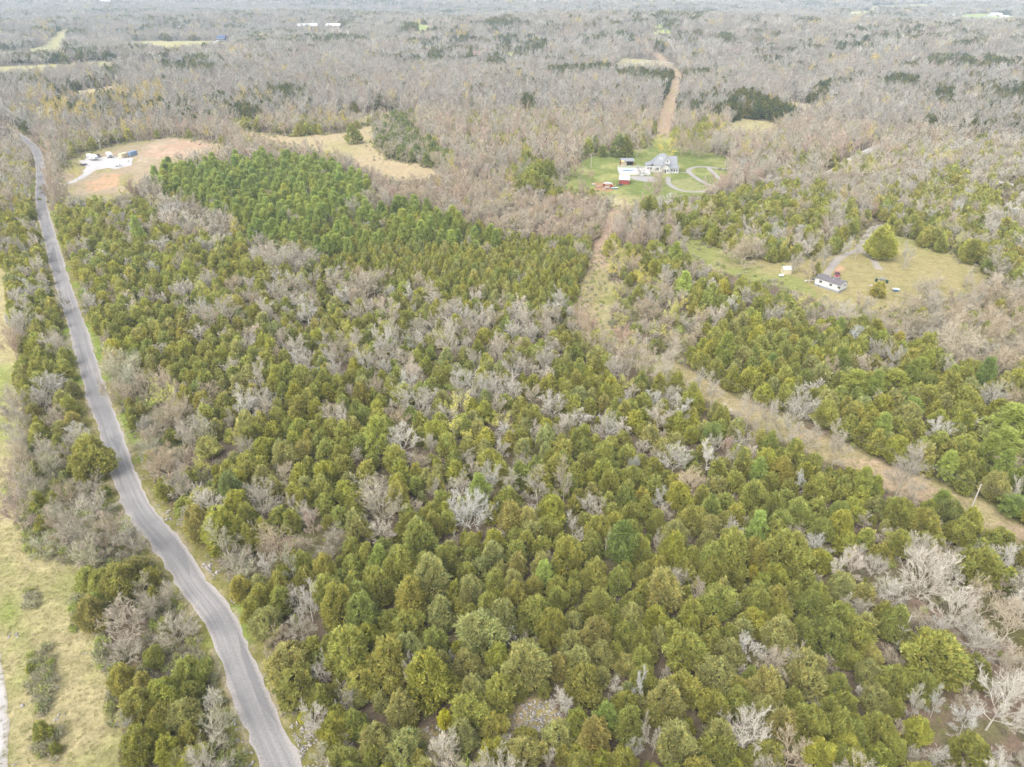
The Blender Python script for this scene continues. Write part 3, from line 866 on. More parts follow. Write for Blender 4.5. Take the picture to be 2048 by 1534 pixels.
def clump(seed, kinds, size, cnt):
    g = np.random.default_rng(seed); accs = []; out = Acc()
    for q in range(cnt):
        kind = kinds[g.integers(len(kinds))]
        x, y = g.uniform(-size / 2, size / 2, 2); s = .8 + .45 * g.random()
        tintv = np.array([1, 1, 1.0]) * (.82 + .36 * g.random())
        if kind == 'b':
            L_, T_ = bare_parts(seed * 31 + q, 9, 13, (5, 5, 3), 5.0, hb=.4)
            for a in (L_, T_): out.add(np.concatenate(a.V) * s + [x, y, 0], np.concatenate(a.Q), np.concatenate(a.S) * tintv)
        else:
            A, T = cedar_parts(seed * 31 + q, 60, 3, 1.8, 1.1, 5.5, 9.5, .4, 1)
            out.add(np.concatenate(A.V) * s + [x, y, 0], np.concatenate(A.Q), np.concatenate(A.S) * tintv)
    return out
for k in range(8):      # 14-21 patches of distant woodland
    addp(C_BAR, 14 + k, clump(700 + k, 'b', 19, 6).mesh('bare_patch', M['twig']))
for k in range(5):      # 13-17 patches of distant cedars
    addp(C_CED, 13 + k, clump(730 + k, 'c', 17, 8).mesh('cedar_patch', M['leaf']))
for k in range(4):
    A, T = pine_parts(760 + k, 5, 10, 9, 9, .8, .24, 4)
    addp(C_PIN, k, merge((A, T), [M['leaf'], M['bark']], 'pine_mass')); EX['pine'].append(extents(A))
for k in range(6): addp(C_BUSH, k, bush_parts(800 + k, (.15, .3, .6, .9, .2, .5)[k]).mesh('bush', M['twig']))
for k in range(4): addp(C_TUFT, k, tuft_parts(820 + k).mesh('tuft', M['twig']))
for k in range(5): addp(C_ROCK, k, rock_mesh(840 + k).mesh('rock', M['twig']))

def scatter(name, coll, pts, idx, scl, rz, tint, label, cat, tilt=.05):
    """one object: geometry nodes set one plant on every vertex"""
    n = len(pts)
    me = bpy.data.meshes.new(name)
    me.vertices.add(n); me.vertices.foreach_set('co', np.asarray(pts, np.float32).ravel())
    a = me.attributes.new('pick', 'INT', 'POINT'); a.data.foreach_set('value', np.asarray(idx, np.int32))
    scl = np.asarray(scl, np.float32)
    if scl.ndim == 1: scl = np.repeat(scl[:, None], 3, 1)
    a = me.attributes.new('size', 'FLOAT_VECTOR', 'POINT'); a.data.foreach_set('vector', scl.ravel())
    rot = np.column_stack([rng.normal(0, tilt, n), rng.normal(0, tilt, n), rz]).astype(np.float32)
    a = me.attributes.new('turn', 'FLOAT_VECTOR', 'POINT'); a.data.foreach_set('vector', rot.ravel())
    a = me.attributes.new('tint', 'FLOAT_COLOR', 'POINT')
    c = np.ones((n, 4), np.float32); c[:, :3] = tint; a.data.foreach_set('color', c.ravel())
    o = mobj(name, me)
    ng = bpy.data.node_groups.new(name, 'GeometryNodeTree')
    ng.interface.new_socket('Geometry', in_out='INPUT', socket_type='NodeSocketGeometry')
    ng.interface.new_socket('Geometry', in_out='OUTPUT', socket_type='NodeSocketGeometry')
    N = ng.nodes; L = ng.links
    gi = N.new('NodeGroupInput'); go = N.new('NodeGroupOutput'); ci = N.new('GeometryNodeCollectionInfo'); ip = N.new('GeometryNodeInstanceOnPoints')
    ci.inputs['Collection'].default_value = coll; ci.inputs['Separate Children'].default_value = True; ci.inputs['Reset Children'].default_value = True
    def attr(nm, t):
        x = N.new('GeometryNodeInputNamedAttribute'); x.data_type = t; x.inputs['Name'].default_value = nm
        return x.outputs['Attribute']
    L.new(gi.outputs[0], ip.inputs['Points']); L.new(ci.outputs[0], ip.inputs['Instance'])
    ip.inputs['Pick Instance'].default_value = True
    L.new(attr('pick', 'INT'), ip.inputs['Instance Index']); L.new(attr('turn', 'FLOAT_VECTOR'), ip.inputs['Rotation']); L.new(attr('size', 'FLOAT_VECTOR'), ip.inputs['Scale'])
    L.new(ip.outputs[0], go.inputs[0])
    md = o.modifiers.new('scatter', 'NODES'); md.node_group = ng
    tag(o, label, cat, None, 'stuff')
    return o

# ------------------------------------------------------------------ single trees traced on the photograph: crown centre x, y, width, height, look
CEDARS = '''678,1033,33,38,d;562,1023,26,26,d;866,1040,37,60,b;825,1045,40,45,g;837,1078,60,85,g;702,1090,36,60,g;731,1092,38,80,g;800,1133,62,80,g;862,1152,62,80,p;892,1120,50,60,g;
606,1125,36,45,g;647,1137,44,56,b;610,1155,36,50,b;760,1170,52,65,g;820,1188,58,78,b;676,1205,64,90,g;722,1215,60,95,g;520,1190,40,55,g;533,1243,55,58,p;560,1200,40,50,d;778,1245,52,52,g;813,1255,62,62,g;882,1225,50,62,p;
698,1299,74,92,g;658,1285,40,62,g;774,1312,68,88,b;856,1352,82,122,y;800,1395,52,90,p;578,1328,72,62,p;594,1379,74,64,b;640,1390,40,54,g;635,1322,28,36,d;720,1367,58,60,b;670,1371,26,40,b;711,1392,40,40,p;610,1434,22,20,Y;
707,1446,44,50,d;672,1424,32,34,d;752,1470,58,82,p;668,1468,62,44,y;805,1498,72,72,p;838,1500,36,66,b;682,1526,60,45,b;888,1420,28,56,Y;745,1508,40,50,g;820,1442,30,30,y;760,1396,30,44,p;868,1280,46,60,g;
1021,1035,46,58,B;1094,1057,48,48,g;1264,1030,43,48,g;1284,1085,42,82,g;1230,1048,34,44,g;1174,1042,32,36,b;1137,1103,55,92,g;1123,1078,25,40,g;1082,1110,36,70,p;1035,1115,36,62,p;985,1110,42,52,p;958,1125,32,56,p;940,1082,34,52,b;1030,1076,34,40,g;
990,1157,40,60,g;1027,1157,38,60,p;1068,1164,36,60,b;1193,1140,47,70,b;1184,1084,36,48,b;1237,1160,40,48,g;940,1168,42,64,p;915,1207,36,62,b;974,1211,40,50,g;1007,1231,52,66,p;935,1235,50,50,g;1070,1225,60,66,g;1107,1250,52,66,g;1172,1221,32,44,g;
1198,1205,48,56,b;1229,1220,36,60,g;1262,1235,46,60,p;1288,1140,36,60,b;1290,1178,40,60,g;1146,1237,32,50,p;1191,1268,54,66,B;1213,1245,34,48,g;1113,1172,36,48,g;1142,1176,32,46,g;1152,1155,26,34,g;1115,1196,40,46,g;964,1272,82,76,p;1285,1275,36,50,g;1248,1268,40,50,g;
912,1289,26,44,y;1053,1326,84,88,p;1086,1299,32,40,g;1117,1322,38,58,p;1143,1290,50,40,p;1160,1320,50,55,p;1168,1355,62,95,b;945,1359,48,82,p;998,1371,56,82,g;1037,1367,36,52,d;1090,1371,24,40,g;912,1355,36,70,g;945,1430,70,56,g;925,1469,50,60,p;986,1459,54,42,b;986,1508,52,50,y;
1049,1508,60,60,p;1052,1478,40,36,b;1115,1469,52,54,p;1154,1443,46,52,y;1190,1461,60,80,B;1125,1504,30,40,b;1156,1506,36,36,y;1160,1534,50,30,b;1201,1524,46,40,y;1258,1445,58,72,d;1256,1365,28,54,p;1213,1402,28,44,d;1284,1406,30,40,p;1231,1300,34,48,g;1207,1342,30,50,p;1250,1328,40,40,p;1282,1316,40,50,g;
1386,1037,48,45,b;1312,1039,34,48,g;1421,1049,36,40,p;1349,1090,52,82,y;1386,1106,34,56,g;1417,1082,34,46,p;1462,1094,60,84,g;1423,1117,50,62,g;1572,1110,80,68,g;1521,1113,40,52,b;1640,1121,46,46,y;1327,1174,64,106,p;1374,1176,30,62,g;1425,1145,50,54,g;1468,1141,50,60,g;1554,1147,38,40,y;
1523,1162,30,44,y;1586,1141,34,40,g;1554,1188,42,66,b;1521,1198,40,60,g;1588,1180,34,50,g;1613,1162,34,40,g;1637,1186,42,62,g;1621,1211,48,56,d;1437,1203,66,66,g;1496,1192,30,40,g;1382,1225,46,56,g;1556,1227,40,36,g;1682,1049,44,56,y;1645,1059,40,44,g;1684,1176,44,52,p;1676,1235,52,60,g;1514,1040,36,50,g;1560,1043,40,46,g;
1318,1267,36,56,p;1345,1259,40,60,g;1370,1306,76,68,g;1412,1291,34,42,b;1429,1269,36,60,g;1458,1267,34,46,g;1513,1252,50,40,y;1558,1271,66,70,p;1607,1267,48,64,g;1658,1273,70,70,d;1455,1310,56,50,p;1435,1348,64,66,p;1368,1377,60,66,b;1476,1375,34,42,b;1535,1369,58,74,p;1507,1344,36,60,d;1615,1346,80,86,p;
1676,1367,46,70,g;1427,1408,58,60,g;1529,1418,46,54,p;1331,1404,66,76,p;1312,1420,36,50,g;1355,1482,72,80,p;1378,1445,24,38,y;1441,1465,56,80,p;1427,1508,70,56,g;1586,1402,40,50,g;1615,1443,64,70,g;1678,1449,52,64,g;1640,1508,56,60,y;1684,1514,40,50,g;1535,1514,56,52,g;1496,1524,40,34,g;1660,1414,36,44,g;
1707,1021,44,40,y;1732,1074,32,36,g;1795,1025,56,52,d;1853,1045,46,54,b;1902,1027,44,52,D;1863,1015,32,32,y;1941,1043,40,52,g;1920,1065,50,44,g;1848,1078,32,32,g;1765,1104,36,36,b;1800,1092,50,30,g;1996,1092,54,42,g;1961,1137,70,80,g;1687,1172,46,42,p;1793,1243,52,70,g;1716,1268,60,60,g;
1869,1326,104,90,g;1945,1344,60,56,g;1691,1316,46,42,g;1742,1308,40,40,p;1734,1349,48,42,p;1789,1361,58,62,g;1685,1406,44,50,d;1748,1404,52,44,p;1785,1418,40,36,g;1758,1457,56,60,g;1707,1440,28,30,y;1707,1469,50,40,d;1695,1514,62,52,y;1758,1520,46,40,y;1938,1512,70,60,d;1793,1498,40,40,g;
245,1355,46,62,b;284,1363,36,50,B;329,1389,58,64,y;376,1347,60,66,g;380,1391,50,46,g;274,1410,56,66,b;329,1430,50,44,b;268,1475,60,96,g;333,1492,46,64,y;303,1469,40,56,y;372,1434,60,54,p;378,1473,44,50,b;358,1516,40,44,p;388,1522,50,40,y;182,1218,50,76,B;178,1156,42,46,g;202,1164,46,48,g;240,1172,70,60,b;268,1144,54,50,B;227,1150,40,40,g;306,1313,36,40,d;
59,1334,16,24,d;78,1448,30,58,g;110,1496,20,22,d;180,913,66,84,b;137,977,18,24,d;106,999,30,30,d;207,987,26,18,d;403,1000,48,48,b;395,1046,50,66,B;368,1012,36,36,g;460,979,50,66,D;502,944,36,44,b;456,940,32,36,g;442,1060,70,90,y;608,999,34,42,g;643,977,40,50,b;650,1008,34,40,g;692,987,44,40,y;526,900,44,40,y;571,909,44,50,p;606,903,36,40,B;600,866,44,36,y;415,895,40,36,p'''
BARES = '''522,993,86,74,n;552,1075,80,80,t;442,1071,66,86,g;471,1110,60,60,n;483,1134,60,50,g;622,1040,40,48,k;671,1067,38,44,n;604,1085,44,36,n;651,1098,40,34,n;581,1118,32,60,g;581,1007,22,32,w;579,971,28,32,g;366,1038,26,44,W;366,956,34,66,n;567,944,50,36,t;762,1063,46,54,w;759,995,96,90,t;617,1198,46,68,W;635,1170,24,26,w;560,1265,56,44,t;868,1088,30,34,n;780,1267,26,26,w;
692,1396,46,50,n;686,1490,52,42,n;637,1508,40,50,g;540,1316,24,50,n;1062,1022,40,40,w;1147,1045,36,50,w;1156,1078,34,30,w;1199,1022,34,48,n;1006,1067,24,22,w;1215,1090,14,44,w;906,1084,24,32,n;1131,1198,22,20,n;1100,1125,20,36,n;1025,1274,26,32,n;1050,1276,20,20,n;1123,1398,46,50,W;1235,1377,30,40,W;1280,1367,28,60,W;1010,1486,28,30,w;1098,1514,30,40,n;1270,1498,40,46,w;905,1314,16,24,W;1293,1459,20,60,n;
1504,1041,28,34,w;1590,1061,42,40,t;1335,1027,30,36,n;1316,1084,20,50,n;1633,1090,56,40,w;1678,1125,32,62,W;1470,1211,22,30,w;1398,1133,16,16,w;1687,1204,30,36,n;1633,1155,22,20,n;1496,1289,46,50,W;1582,1318,34,40,w;1658,1320,30,32,n;1625,1402,32,26,w;1500,1455,90,94,W;1580,1500,68,80,t;1329,1349,24,26,n;1310,1478,24,44,w;1484,1344,22,28,n;1535,1310,30,24,w;1568,1402,24,28,n;
1709,1119,46,62,W;1750,1127,40,44,W;1857,1137,110,110,W;1916,1207,72,80,W;1785,1176,70,64,W;2020,1245,80,90,t;1908,1110,44,46,n;1781,1074,56,36,t;1732,1043,30,30,n;1875,1053,20,28,w;1883,1250,50,44,w;1941,1250,62,40,w;1720,1215,56,44,n;2006,1168,36,44,n;2006,1396,100,150,W;1932,1400,50,60,t;1836,1402,34,60,w;1877,1400,30,56,w;1793,1318,54,34,t;1722,1383,26,26,W;1928,1492,56,50,W;1879,1508,50,48,W;1998,1516,56,48,W;1799,1455,30,40,t;1830,1508,36,32,w;1971,1283,90,60,w;
252,1231,90,80,n;289,1206,50,60,n;351,1256,86,64,n;330,1185,50,50,n;250,1290,70,50,n;252,1442,40,50,n;420,1396,36,46,w;157,1049,80,90,n;178,1106,60,60,g;256,1078,56,70,n;223,1057,60,70,n;190,1008,64,50,n;178,978,60,50,n;112,1040,44,60,t;205,1053,50,56,t;260,1069,46,56,n;127,1056,40,90,n;176,1095,50,56,n;152,866,52,28,w;133,903,36,56,n;297,873,60,50,t;329,924,68,76,t;358,971,48,60,n;378,870,40,60,n;
804,879,72,58,W;860,883,26,40,w;837,920,48,40,t;1009,862,34,34,w;1005,895,32,40,w;1046,924,44,34,n;947,934,32,46,n;980,953,44,60,w;1017,961,36,56,n;1076,969,50,66,n;940,1010,84,84,W;919,971,56,50,w;753,969,58,40,n;868,977,26,40,n;829,1012,36,30,n;778,822,26,36,t;712,912,24,30,n;1072,860,28,36,n;
1105,809,62,46,w;1216,848,52,50,w;1171,834,40,28,w;1118,852,32,46,n;1342,787,52,32,n;1250,799,26,34,w;1283,891,30,32,w;1418,906,43,56,W;1263,928,26,40,w;1308,912,26,30,n;1320,995,32,44,w;1130,955,36,76,n;1320,871,26,26,t;1600,961,28,38,W;1457,822,32,24,W;1506,879,26,48,n;1482,877,28,32,w;1455,885,28,38,k;1547,817,14,36,W;1721,951,16,20,w;1455,995,20,24,n;
1881,860,52,44,W;2020,931,56,44,t;2026,792,44,40,t;2008,725,80,60,t;1910,706,60,24,t;1765,737,34,30,n;1773,839,16,22,w;445,621,78,50,n;515,747,38,58,w;486,800,48,76,W;611,721,40,48,w;674,694,50,66,n;613,618,44,56,W;333,766,52,48,t;353,811,60,50,t;417,782,50,46,t;394,845,44,44,w;359,860,26,50,w;662,819,40,40,t;363,782,32,28,n;320,698,34,28,n;460,839,24,40,n;496,661,40,30,t;580,690,40,30,n;
765,682,56,70,w;710,677,30,46,w;726,568,78,44,n;747,560,44,50,n;572,516,90,36,n;710,566,44,44,n;718,620,30,50,n;778,626,50,60,n;890,670,56,60,w;794,712,28,36,w;838,651,40,40,n;697,779,24,26,n;1488,494,76,80,t;1625,532,32,46,t;1654,508,32,38,n;1590,520,30,36,n;1698,488,18,32,w;1716,495,14,34,w;1815,503,24,38,n;1853,576,70,50,t;1940,552,20,30,n;1920,672,90,70,t;2034,567,30,40,w;1929,473,28,30,n;1984,456,24,34,w;1669,435,40,34,n;1690,625,50,44,w;1549,631,56,44,n;240,722,74,60,g;214,775,40,44,t;105,682,50,36,w;92,770,70,44,W;130,600,24,34,w;110,830,50,40,n'''
BUDS = '''913,860,60,80,Y;466,874,32,34,Y;420,900,60,40,Y;395,935,50,50,Y;1270,690,50,40,Y;1240,640,44,40,Y;1320,660,50,36,Y;1250,765,44,40,Y;1000,842,60,40,Y;150,345,26,24,y;1190,250,0,0,Y'''
BUDS = ';'.join(b for b in BUDS.split(';') if ',0,0,' not in b)

CT = {'g': (0.422, 0.429, 0.119), 'b': (0.444, 0.424, 0.123), 'B': (0.437, 0.400, 0.140), 'p': (0.459, 0.450, 0.172), 'd': (0.369, 0.386, 0.108), 'D': (0.278, 0.317, 0.114), 'y': (0.459, 0.461, 0.106), 'Y': (0.623, 0.608, 0.082)}
CW = {'g': 'olive green', 'b': 'bronze green', 'B': 'rusty bronze', 'p': 'greyish olive', 'd': 'dark green', 'D': 'bluish green', 'y': 'yellowish green', 'Y': 'lime green'}
BT = {'n': (0.386, 0.347, 0.275), 'w': (0.446, 0.413, 0.348), 'W': (0.502, 0.471, 0.407), 't': (0.397, 0.336, 0.241), 'g': (0.381, 0.370, 0.257), 'k': (0.397, 0.307, 0.239), 'Y': (0.392, 0.370, 0.168), 'y': (0.434, 0.370, 0.146)}
BWD = {'n': 'grey', 'w': 'pale grey', 'W': 'whitish', 't': 'tan', 'g': 'greenish grey', 'k': 'pinkish brown', 'Y': 'yellow green budding', 'y': 'yellow budding'}
PT = [(0.410, 0.470, 0.125), (0.440, 0.500, 0.135), (0.375, 0.445, 0.125)]

def solve_tree(cx, cy, w_, h_, zf, vf, hmin, hmax, wmin):
    """ground position, width and height of the tree whose crown shows there"""
    H = 7.0
    for _ in range(4):
        x, y = px2w(cx, cy, H * zf)
        p = ppm_at(x, y, H * zf)
        d = math.atan2(H_CAM - H * zf, math.hypot(x, y))
        a = max(w_ / p / 2, wmin / 2)
        A = h_ / p / 2
        c2 = (A * A - (a * sin(d)) ** 2) / cos(d) ** 2
        c = sqrt(max(c2, (a * .62) ** 2))
        H = min(max(2 * c / vf, hmin), hmax)
    return x, y, 2 * a, H

SINGLES = []          # every single tree: dict(kind, x, y, W, H, look, variant)
def parse(s): return [(float(a), float(b), float(c), float(d), e) for a, b, c, d, e in (r.strip().split(',') for r in s.replace('\n', '').split(';') if r.strip())]
for cx, cy, ww, hh, k in parse(CEDARS):
    x, y, W, H = solve_tree(cx, cy, ww * 1.20, hh * 1.12, .52, .92, 1.2, 11, .8)
    SINGLES.append(dict(kind='cedar', x=x, y=y, W=W, H=min(max(H, W * .95), W * 1.45), look=k, man=1))
for cx, cy, ww, hh, k in parse(BARES):
    x, y, W, H = solve_tree(cx, cy, ww * 1.18, hh * 1.08, .58, .80, 3.5, 13, 1.2)
    SINGLES.append(dict(kind='bare', x=x, y=y, W=W, H=max(H, W * .72), look=k, man=1))
x, y, W, H = solve_tree(1805, 1278, 60, 50, .6, .8, 4, 10, 2)
SINGLES.append(dict(kind='snag', x=x, y=y, W=W, H=7.5, look='W', man=1))
for cx, cy, ww, hh, k in parse(BUDS):
    x, y, W, H = solve_tree(cx, cy, ww, hh, .55, .8, 3, 9, 1.5)
    SINGLES.append(dict(kind='bud', x=x, y=y, W=W, H=max(H, W * .7), look=k, man=1))
# single trees that stand free on lawns and in the tan field
for cx, cy, ww, hh, kd, k in [(705, 265, 34, 32, 'cedar', 'd'), (1765, 482, 54, 56, 'cedar', 'y'), (1757, 577, 30, 26, 'cedar', 'b'), (1250, 423, 13, 16, 'cedar', 'd'), (1236, 288, 34, 46, 'cedar', 'D'), (1254, 290, 26, 40, 'cedar', 'd'),
                              (1176, 290, 22, 30, 'cedar', 'd'), (1190, 285, 18, 26, 'cedar', 'd'), (1205, 300, 20, 20, 'cedar', 'd'), (1275, 295, 22, 30, 'bare', 't'), (1330, 293, 44, 46, 'bud', 'y'), (1365, 285, 50, 56, 'bare', 't'),
                              (1400, 290, 46, 52, 'bare', 't'), (1435, 285, 50, 52, 'bare', 'n'), (1150, 330, 40, 36, 'bare', 't'), (1180, 348, 16, 20, 'bare', 't'), (1310, 370, 46, 60, 'bare', 'k'), (1298, 420, 40, 60, 'cedar', 'd'), (1320, 345, 30, 24, 'bare', 'w'), (1280, 340, 22, 16, 'bare', 'w'),
                              (1884, 485, 24, 30, 'cedar', 'g'), (1945, 500, 40, 40, 'cedar', 'd'), (1980, 530, 30, 26, 'cedar', 'd'), (1635, 538, 16, 30, 'cedar', 'b'), (1070, 352, 54, 60, 'cedar', 'd'), (1095, 345, 40, 50, 'cedar', 'd'), (1060, 372, 60, 44, 'cedar', 'g'), (1085, 372, 40, 40, 'cedar', 'd'),
                              (1258, 263, 26, 26, 'bud', 'Y'), (1055, 300, 30, 24, 'bud', 'y'), (1110, 330, 22, 18, 'cedar', 'g'), (1122, 312, 18, 18, 'cedar', 'g'), (2040, 960, 40, 50, 'pine', 0), (2030, 850, 90, 80, 'pine', 1), (2010, 885, 60, 60, 'pine', 1), (1825, 815, 40, 40, 'pine', 1), (1790, 765, 56, 50, 'pine', 1),
                              (1712, 765, 50, 50, 'pine', 0), (1840, 735, 34, 40, 'pine', 1), (2030, 1010, 50, 44, 'pine', 2), (1885, 1000, 34, 40, 'pine', 0), (1905, 590, 30, 34, 'bare', 't'), (1870, 600, 34, 36, 'bare', 'n'), (1830, 610, 40, 36, 'bare', 't'), (1790, 620, 44, 40, 'bare', 't'), (1740, 612, 36, 40, 'bare', 'n'), (1960, 575, 30, 34, 'bare', 't'), (1925, 605, 40, 36, 'bare', 'n'), (1722, 600, 30, 36, 'bare', 't'), (1880, 560, 26, 30, 'bare', 't'), (1760, 498, 14, 16, 'bare', 't'), (1812, 530, 12, 18, 'bare', 'n')]:
    x, y, W, H = solve_tree(cx, cy, ww * 1.08, hh * 1.05, .55, .86, 2.5, 14, 1.0)
    SINGLES.append(dict(kind=kd, x=x, y=y, W=W, H=max(H, W * .9), look=k, man=1))

# ------------------------------------------------------------------ woods: which trees grow where
def zone(pts): return polyw(pts, 3.0)
#        polygon, (cedar, bare, pine, bud, brush), spacing, cedar height range, bare tint letters
ZONES = [
 ('pines', zone([(292, 352), (330, 342), (480, 330), (560, 322), (640, 330), (700, 360), (745, 385), (735, 415), (690, 440), (600, 470), (520, 470), (450, 440), (390, 410), (320, 395)]), (.14, .06, .80, 0, 0), 3.9, (5, 7), 'nt'),
 ('pines2', zone([(480, 470), (600, 468), (800, 415), (1010, 470), (1000, 500), (860, 490), (760, 500), (640, 520), (540, 510)]), (.52, .03, .45, 0, 0), 3.4, (5, 7.5), 'nt'),
 ('greyclump', zone([(345, 412), (440, 420), (475, 445), (470, 475), (400, 480), (330, 450), (310, 425)]), (.12, .86, 0, .02, 0), 3.6, (5, 7), 'nntw'),
 ('greyclump2', zone([(490, 475), (590, 480), (655, 510), (640, 535), (560, 535), (500, 520)]), (.15, .85, 0, 0, 0), 3.4, (5, 7), 'nwt'),
 ('plantation', zone([(760, 440), (900, 445), (1000, 468), (1185, 492), (1172, 560), (1145, 612), (1060, 600), (900, 585), (780, 560), (690, 530), (660, 480)]), (.965, .035, 0, 0, 0), 2.9, (5.2, 7.0), 'nt'),
 ('baremid', zone([(470, 555), (640, 545), (770, 545), (900, 600), (1060, 610), (1150, 625), (1165, 680), (1100, 740), (1060, 800), (960, 850), (850, 840), (800, 770), (650, 745), (480, 700)]), (.50, .34, 0, .02, .14), 3.5, (4.5, 7), 'nntww'),
 ('fringe', zone([(186, 640), (235, 700), (330, 750), (420, 850), (490, 890), (430, 950), (380, 985), (300, 930), (240, 820), (196, 720)]), (.12, .48, 0, .06, .34), 3.3, (3.5, 6), 'ntttg'),
 ('segrove', zone([(1700, 1090), (1800, 1080), (1950, 1090), (2180, 1150), (2400, 1500), (2200, 1900), (1830, 1900), (1850, 1400), (1800, 1250)]), (.08, .62, 0, 0, .30), 3.6, (4, 6.5), 'WWwnt'),
 ('main', zone([(105, 420), (160, 395), (240, 392), (300, 400), (400, 420), (520, 480), (700, 440), (780, 420), (900, 440), (1000, 470), (1185, 490), (1170, 560), (1145, 640), (1175, 690), (1250, 760), (1400, 790), (1500, 850),
                 (1700, 940), (1900, 1040), (2100, 1130), (2250, 1300), (2400, 1900), (540, 1900), (560, 1534), (480, 1280), (380, 1090), (290, 960), (236, 830), (196, 700), (150, 560)]), (.85, .12, .010, 0, .02), 3.6, (4.8, 7.6), 'nwtw'),
 ('leftstrip', zone([(-20, 420), (84, 415), (108, 520), (150, 680), (192, 830), (190, 870), (40, 870), (36, 650), (20, 540), (-20, 520)]), (.66, .28, 0, 0, .06), 3.4, (4.5, 7), 'wwn'),
 ('leftbrush', zone([(30, 860), (215, 850), (260, 980), (340, 1110), (420, 1240), (470, 1330), (540, 1540), (600, 1900), (260, 1900), (236, 1470), (210, 1280), (165, 1140), (60, 1130), (36, 1000)]), (.14, .38, 0, .02, .46), 3.0, (2.5, 5), 'nngt'),
 ('leftfar', zone([(-400, 280), (40, 290), (78, 330), (80, 420), (-20, 425), (-300, 440)]), (.30, .66, 0, .04, 0), 3.8, (5, 8), 'nnwt'),
 ('rowscrub', zone([(1180, 560), (1215, 540), (1260, 500), (1330, 560), (1420, 640), (1380, 720), (1300, 735), (1215, 690), (1170, 640)]), (.20, .26, 0, .10, .44), 3.3, (3, 5.5), 'ttn'),
 ('eastband', zone([(1345, 760), (1360, 715), (1500, 680), (1600, 640), (1690, 640), (1850, 690), (1990, 740), (2150, 760), (2300, 1150), (2048, 1060), (1900, 975), (1750, 905), (1600, 845), (1460, 790)]), (.84, .07, .07, 0, .02), 3.5, (5.2, 8), 'wnt'),
 ('belt', zone([(1200, 520), (1330, 480), (1380, 520), (1450, 548), (1560, 575), (1650, 620), (1620, 670), (1500, 690), (1360, 720), (1290, 690), (1215, 600)]), (.50, .30, .02, .03, .15), 3.3, (4.8, 7.5), 'wnnt'),
 ('southlawn', zone([(1640, 610), (1760, 620), (1880, 615), (1980, 580), (2200, 560), (2300, 760), (2000, 750), (1850, 690), (1700, 645)]), (.14, .60, 0, .02, .24), 3.6, (4, 6.5), 'tttn'),
 ('northcedars', zone([(1290, 420), (1330, 400), (1420, 400), (1520, 370), (1640, 380), (1720, 420), (1750, 460), (1690, 492), (1640, 516), (1560, 522), (1480, 520), (1400, 488), (1340, 455)]), (.68, .30, 0, .02, 0), 3.4, (5.5, 8), 'nwt'),
 ('eastwood', zone([(1740, 400), (1900, 370), (2400, 420), (2400, 600), (1990, 590), (1990, 545), (1900, 500), (1810, 470), (1770, 440)]), (.58, .39, 0, .03, 0), 3.5, (5.2, 8), 'wnt'),
 ('eastmix', zone([(1560, 330), (1700, 320), (1850, 290), (2048, 270), (2400, 300), (2400, 440), (1900, 390), (1740, 420), (1640, 392), (1520, 385)]), (.30, .68, 0, .02, 0), 4.0, (5.5, 8.5), 'nnwt'),
 ('fieldbelt', zone([(480, 300), (540, 286), (640, 320), (730, 352), (860, 362), (1000, 370), (1100, 395), (1215, 405), (1225, 440), (1190, 498), (1000, 468), (900, 440), (780, 420), (745, 385), (700, 350), (620, 325), (520, 322)]), (.05, .93, 0, .02, 0), 3.9, (5, 7.5), 'tttnk'),
 ('fieldedge', zone([(742, 300), (752, 250), (775, 225), (830, 225), (830, 260), (900, 310), (900, 340), (820, 332), (765, 320)]), (.55, .45, 0, 0, 0), 3.8, (6, 9), 'nt'),
]
FARCEDAR = [polyw(p, 6.0) for p in (
    [(968, 132), (985, 116), (1010, 118), (1012, 136), (975, 138)], [(1082, 140), (1120, 134), (1235, 128), (1240, 142), (1180, 148), (1100, 150)],
    [(1215, 150), (1250, 140), (1345, 144), (1350, 175), (1330, 210), (1318, 250), (1308, 256), (1322, 200), (1330, 170), (1250, 160)],
    [(1310, 96), (1322, 86), (1332, 112), (1322, 120)], [(1365, 146), (1420, 140), (1420, 152), (1372, 158)],
    [(1610, 200), (1640, 168), (1705, 160), (1705, 172), (1660, 178), (1650, 206)], [(1750, 170), (1790, 150), (1840, 160), (1835, 176), (1770, 176)],
    [(1850, 130), (1860, 112), (2048, 120), (2048, 140), (1960, 138), (1900, 140)], [(1850, 196), (1880, 180), (1910, 182), (1905, 204), (1870, 204)], [(1980, 200), (1990, 180), (2100, 165), (2100, 190), (2010, 206)],
    [(1450, 215), (1480, 180), (1530, 195), (1570, 210), (1600, 230), (1560, 244), (1480, 236)], [(1360, 290), (1400, 240), (1450, 215), (1440, 262), (1400, 300)],
    [(320, 130), (400, 116), (440, 122), (430, 144), (360, 150)], [(455, 228), (480, 212), (530, 225), (520, 250), (470, 258)], [(960, 46), (1030, 36), (1040, 52), (970, 56)], [(800, 58), (825, 50), (830, 66), (800, 68)],
    [(205, 138), (235, 130), (250, 150), (215, 156)], [(1059, 96), (1093, 96), (1093, 105), (1059, 105)], [(919, 89), (946, 89), (946, 99), (919, 99)], [(1042, 191), (1069, 191), (1069, 222), (1042, 222)], [(1096, 246), (1117, 246), (1117, 273), (1096, 273)], [(1018, 315), (1060, 305), (1112, 330), (1112, 380), (1060, 384), (1030, 360)], [(864, 297), (905, 297), (905, 325), (864, 325)], [(963, 304), (980, 304), (980, 325), (963, 325)], [(1514, 116), (1541, 116), (1541, 133), (1514, 133)], [(1449, 78), (1480, 78), (1480, 92), (1449, 92)], [(533, 174), (612, 176), (612, 195), (533, 193)], [(615, 78), (700, 72), (750, 82), (640, 86)], [(580, 256), (600, 246), (680, 254), (672, 270), (600, 272)])]
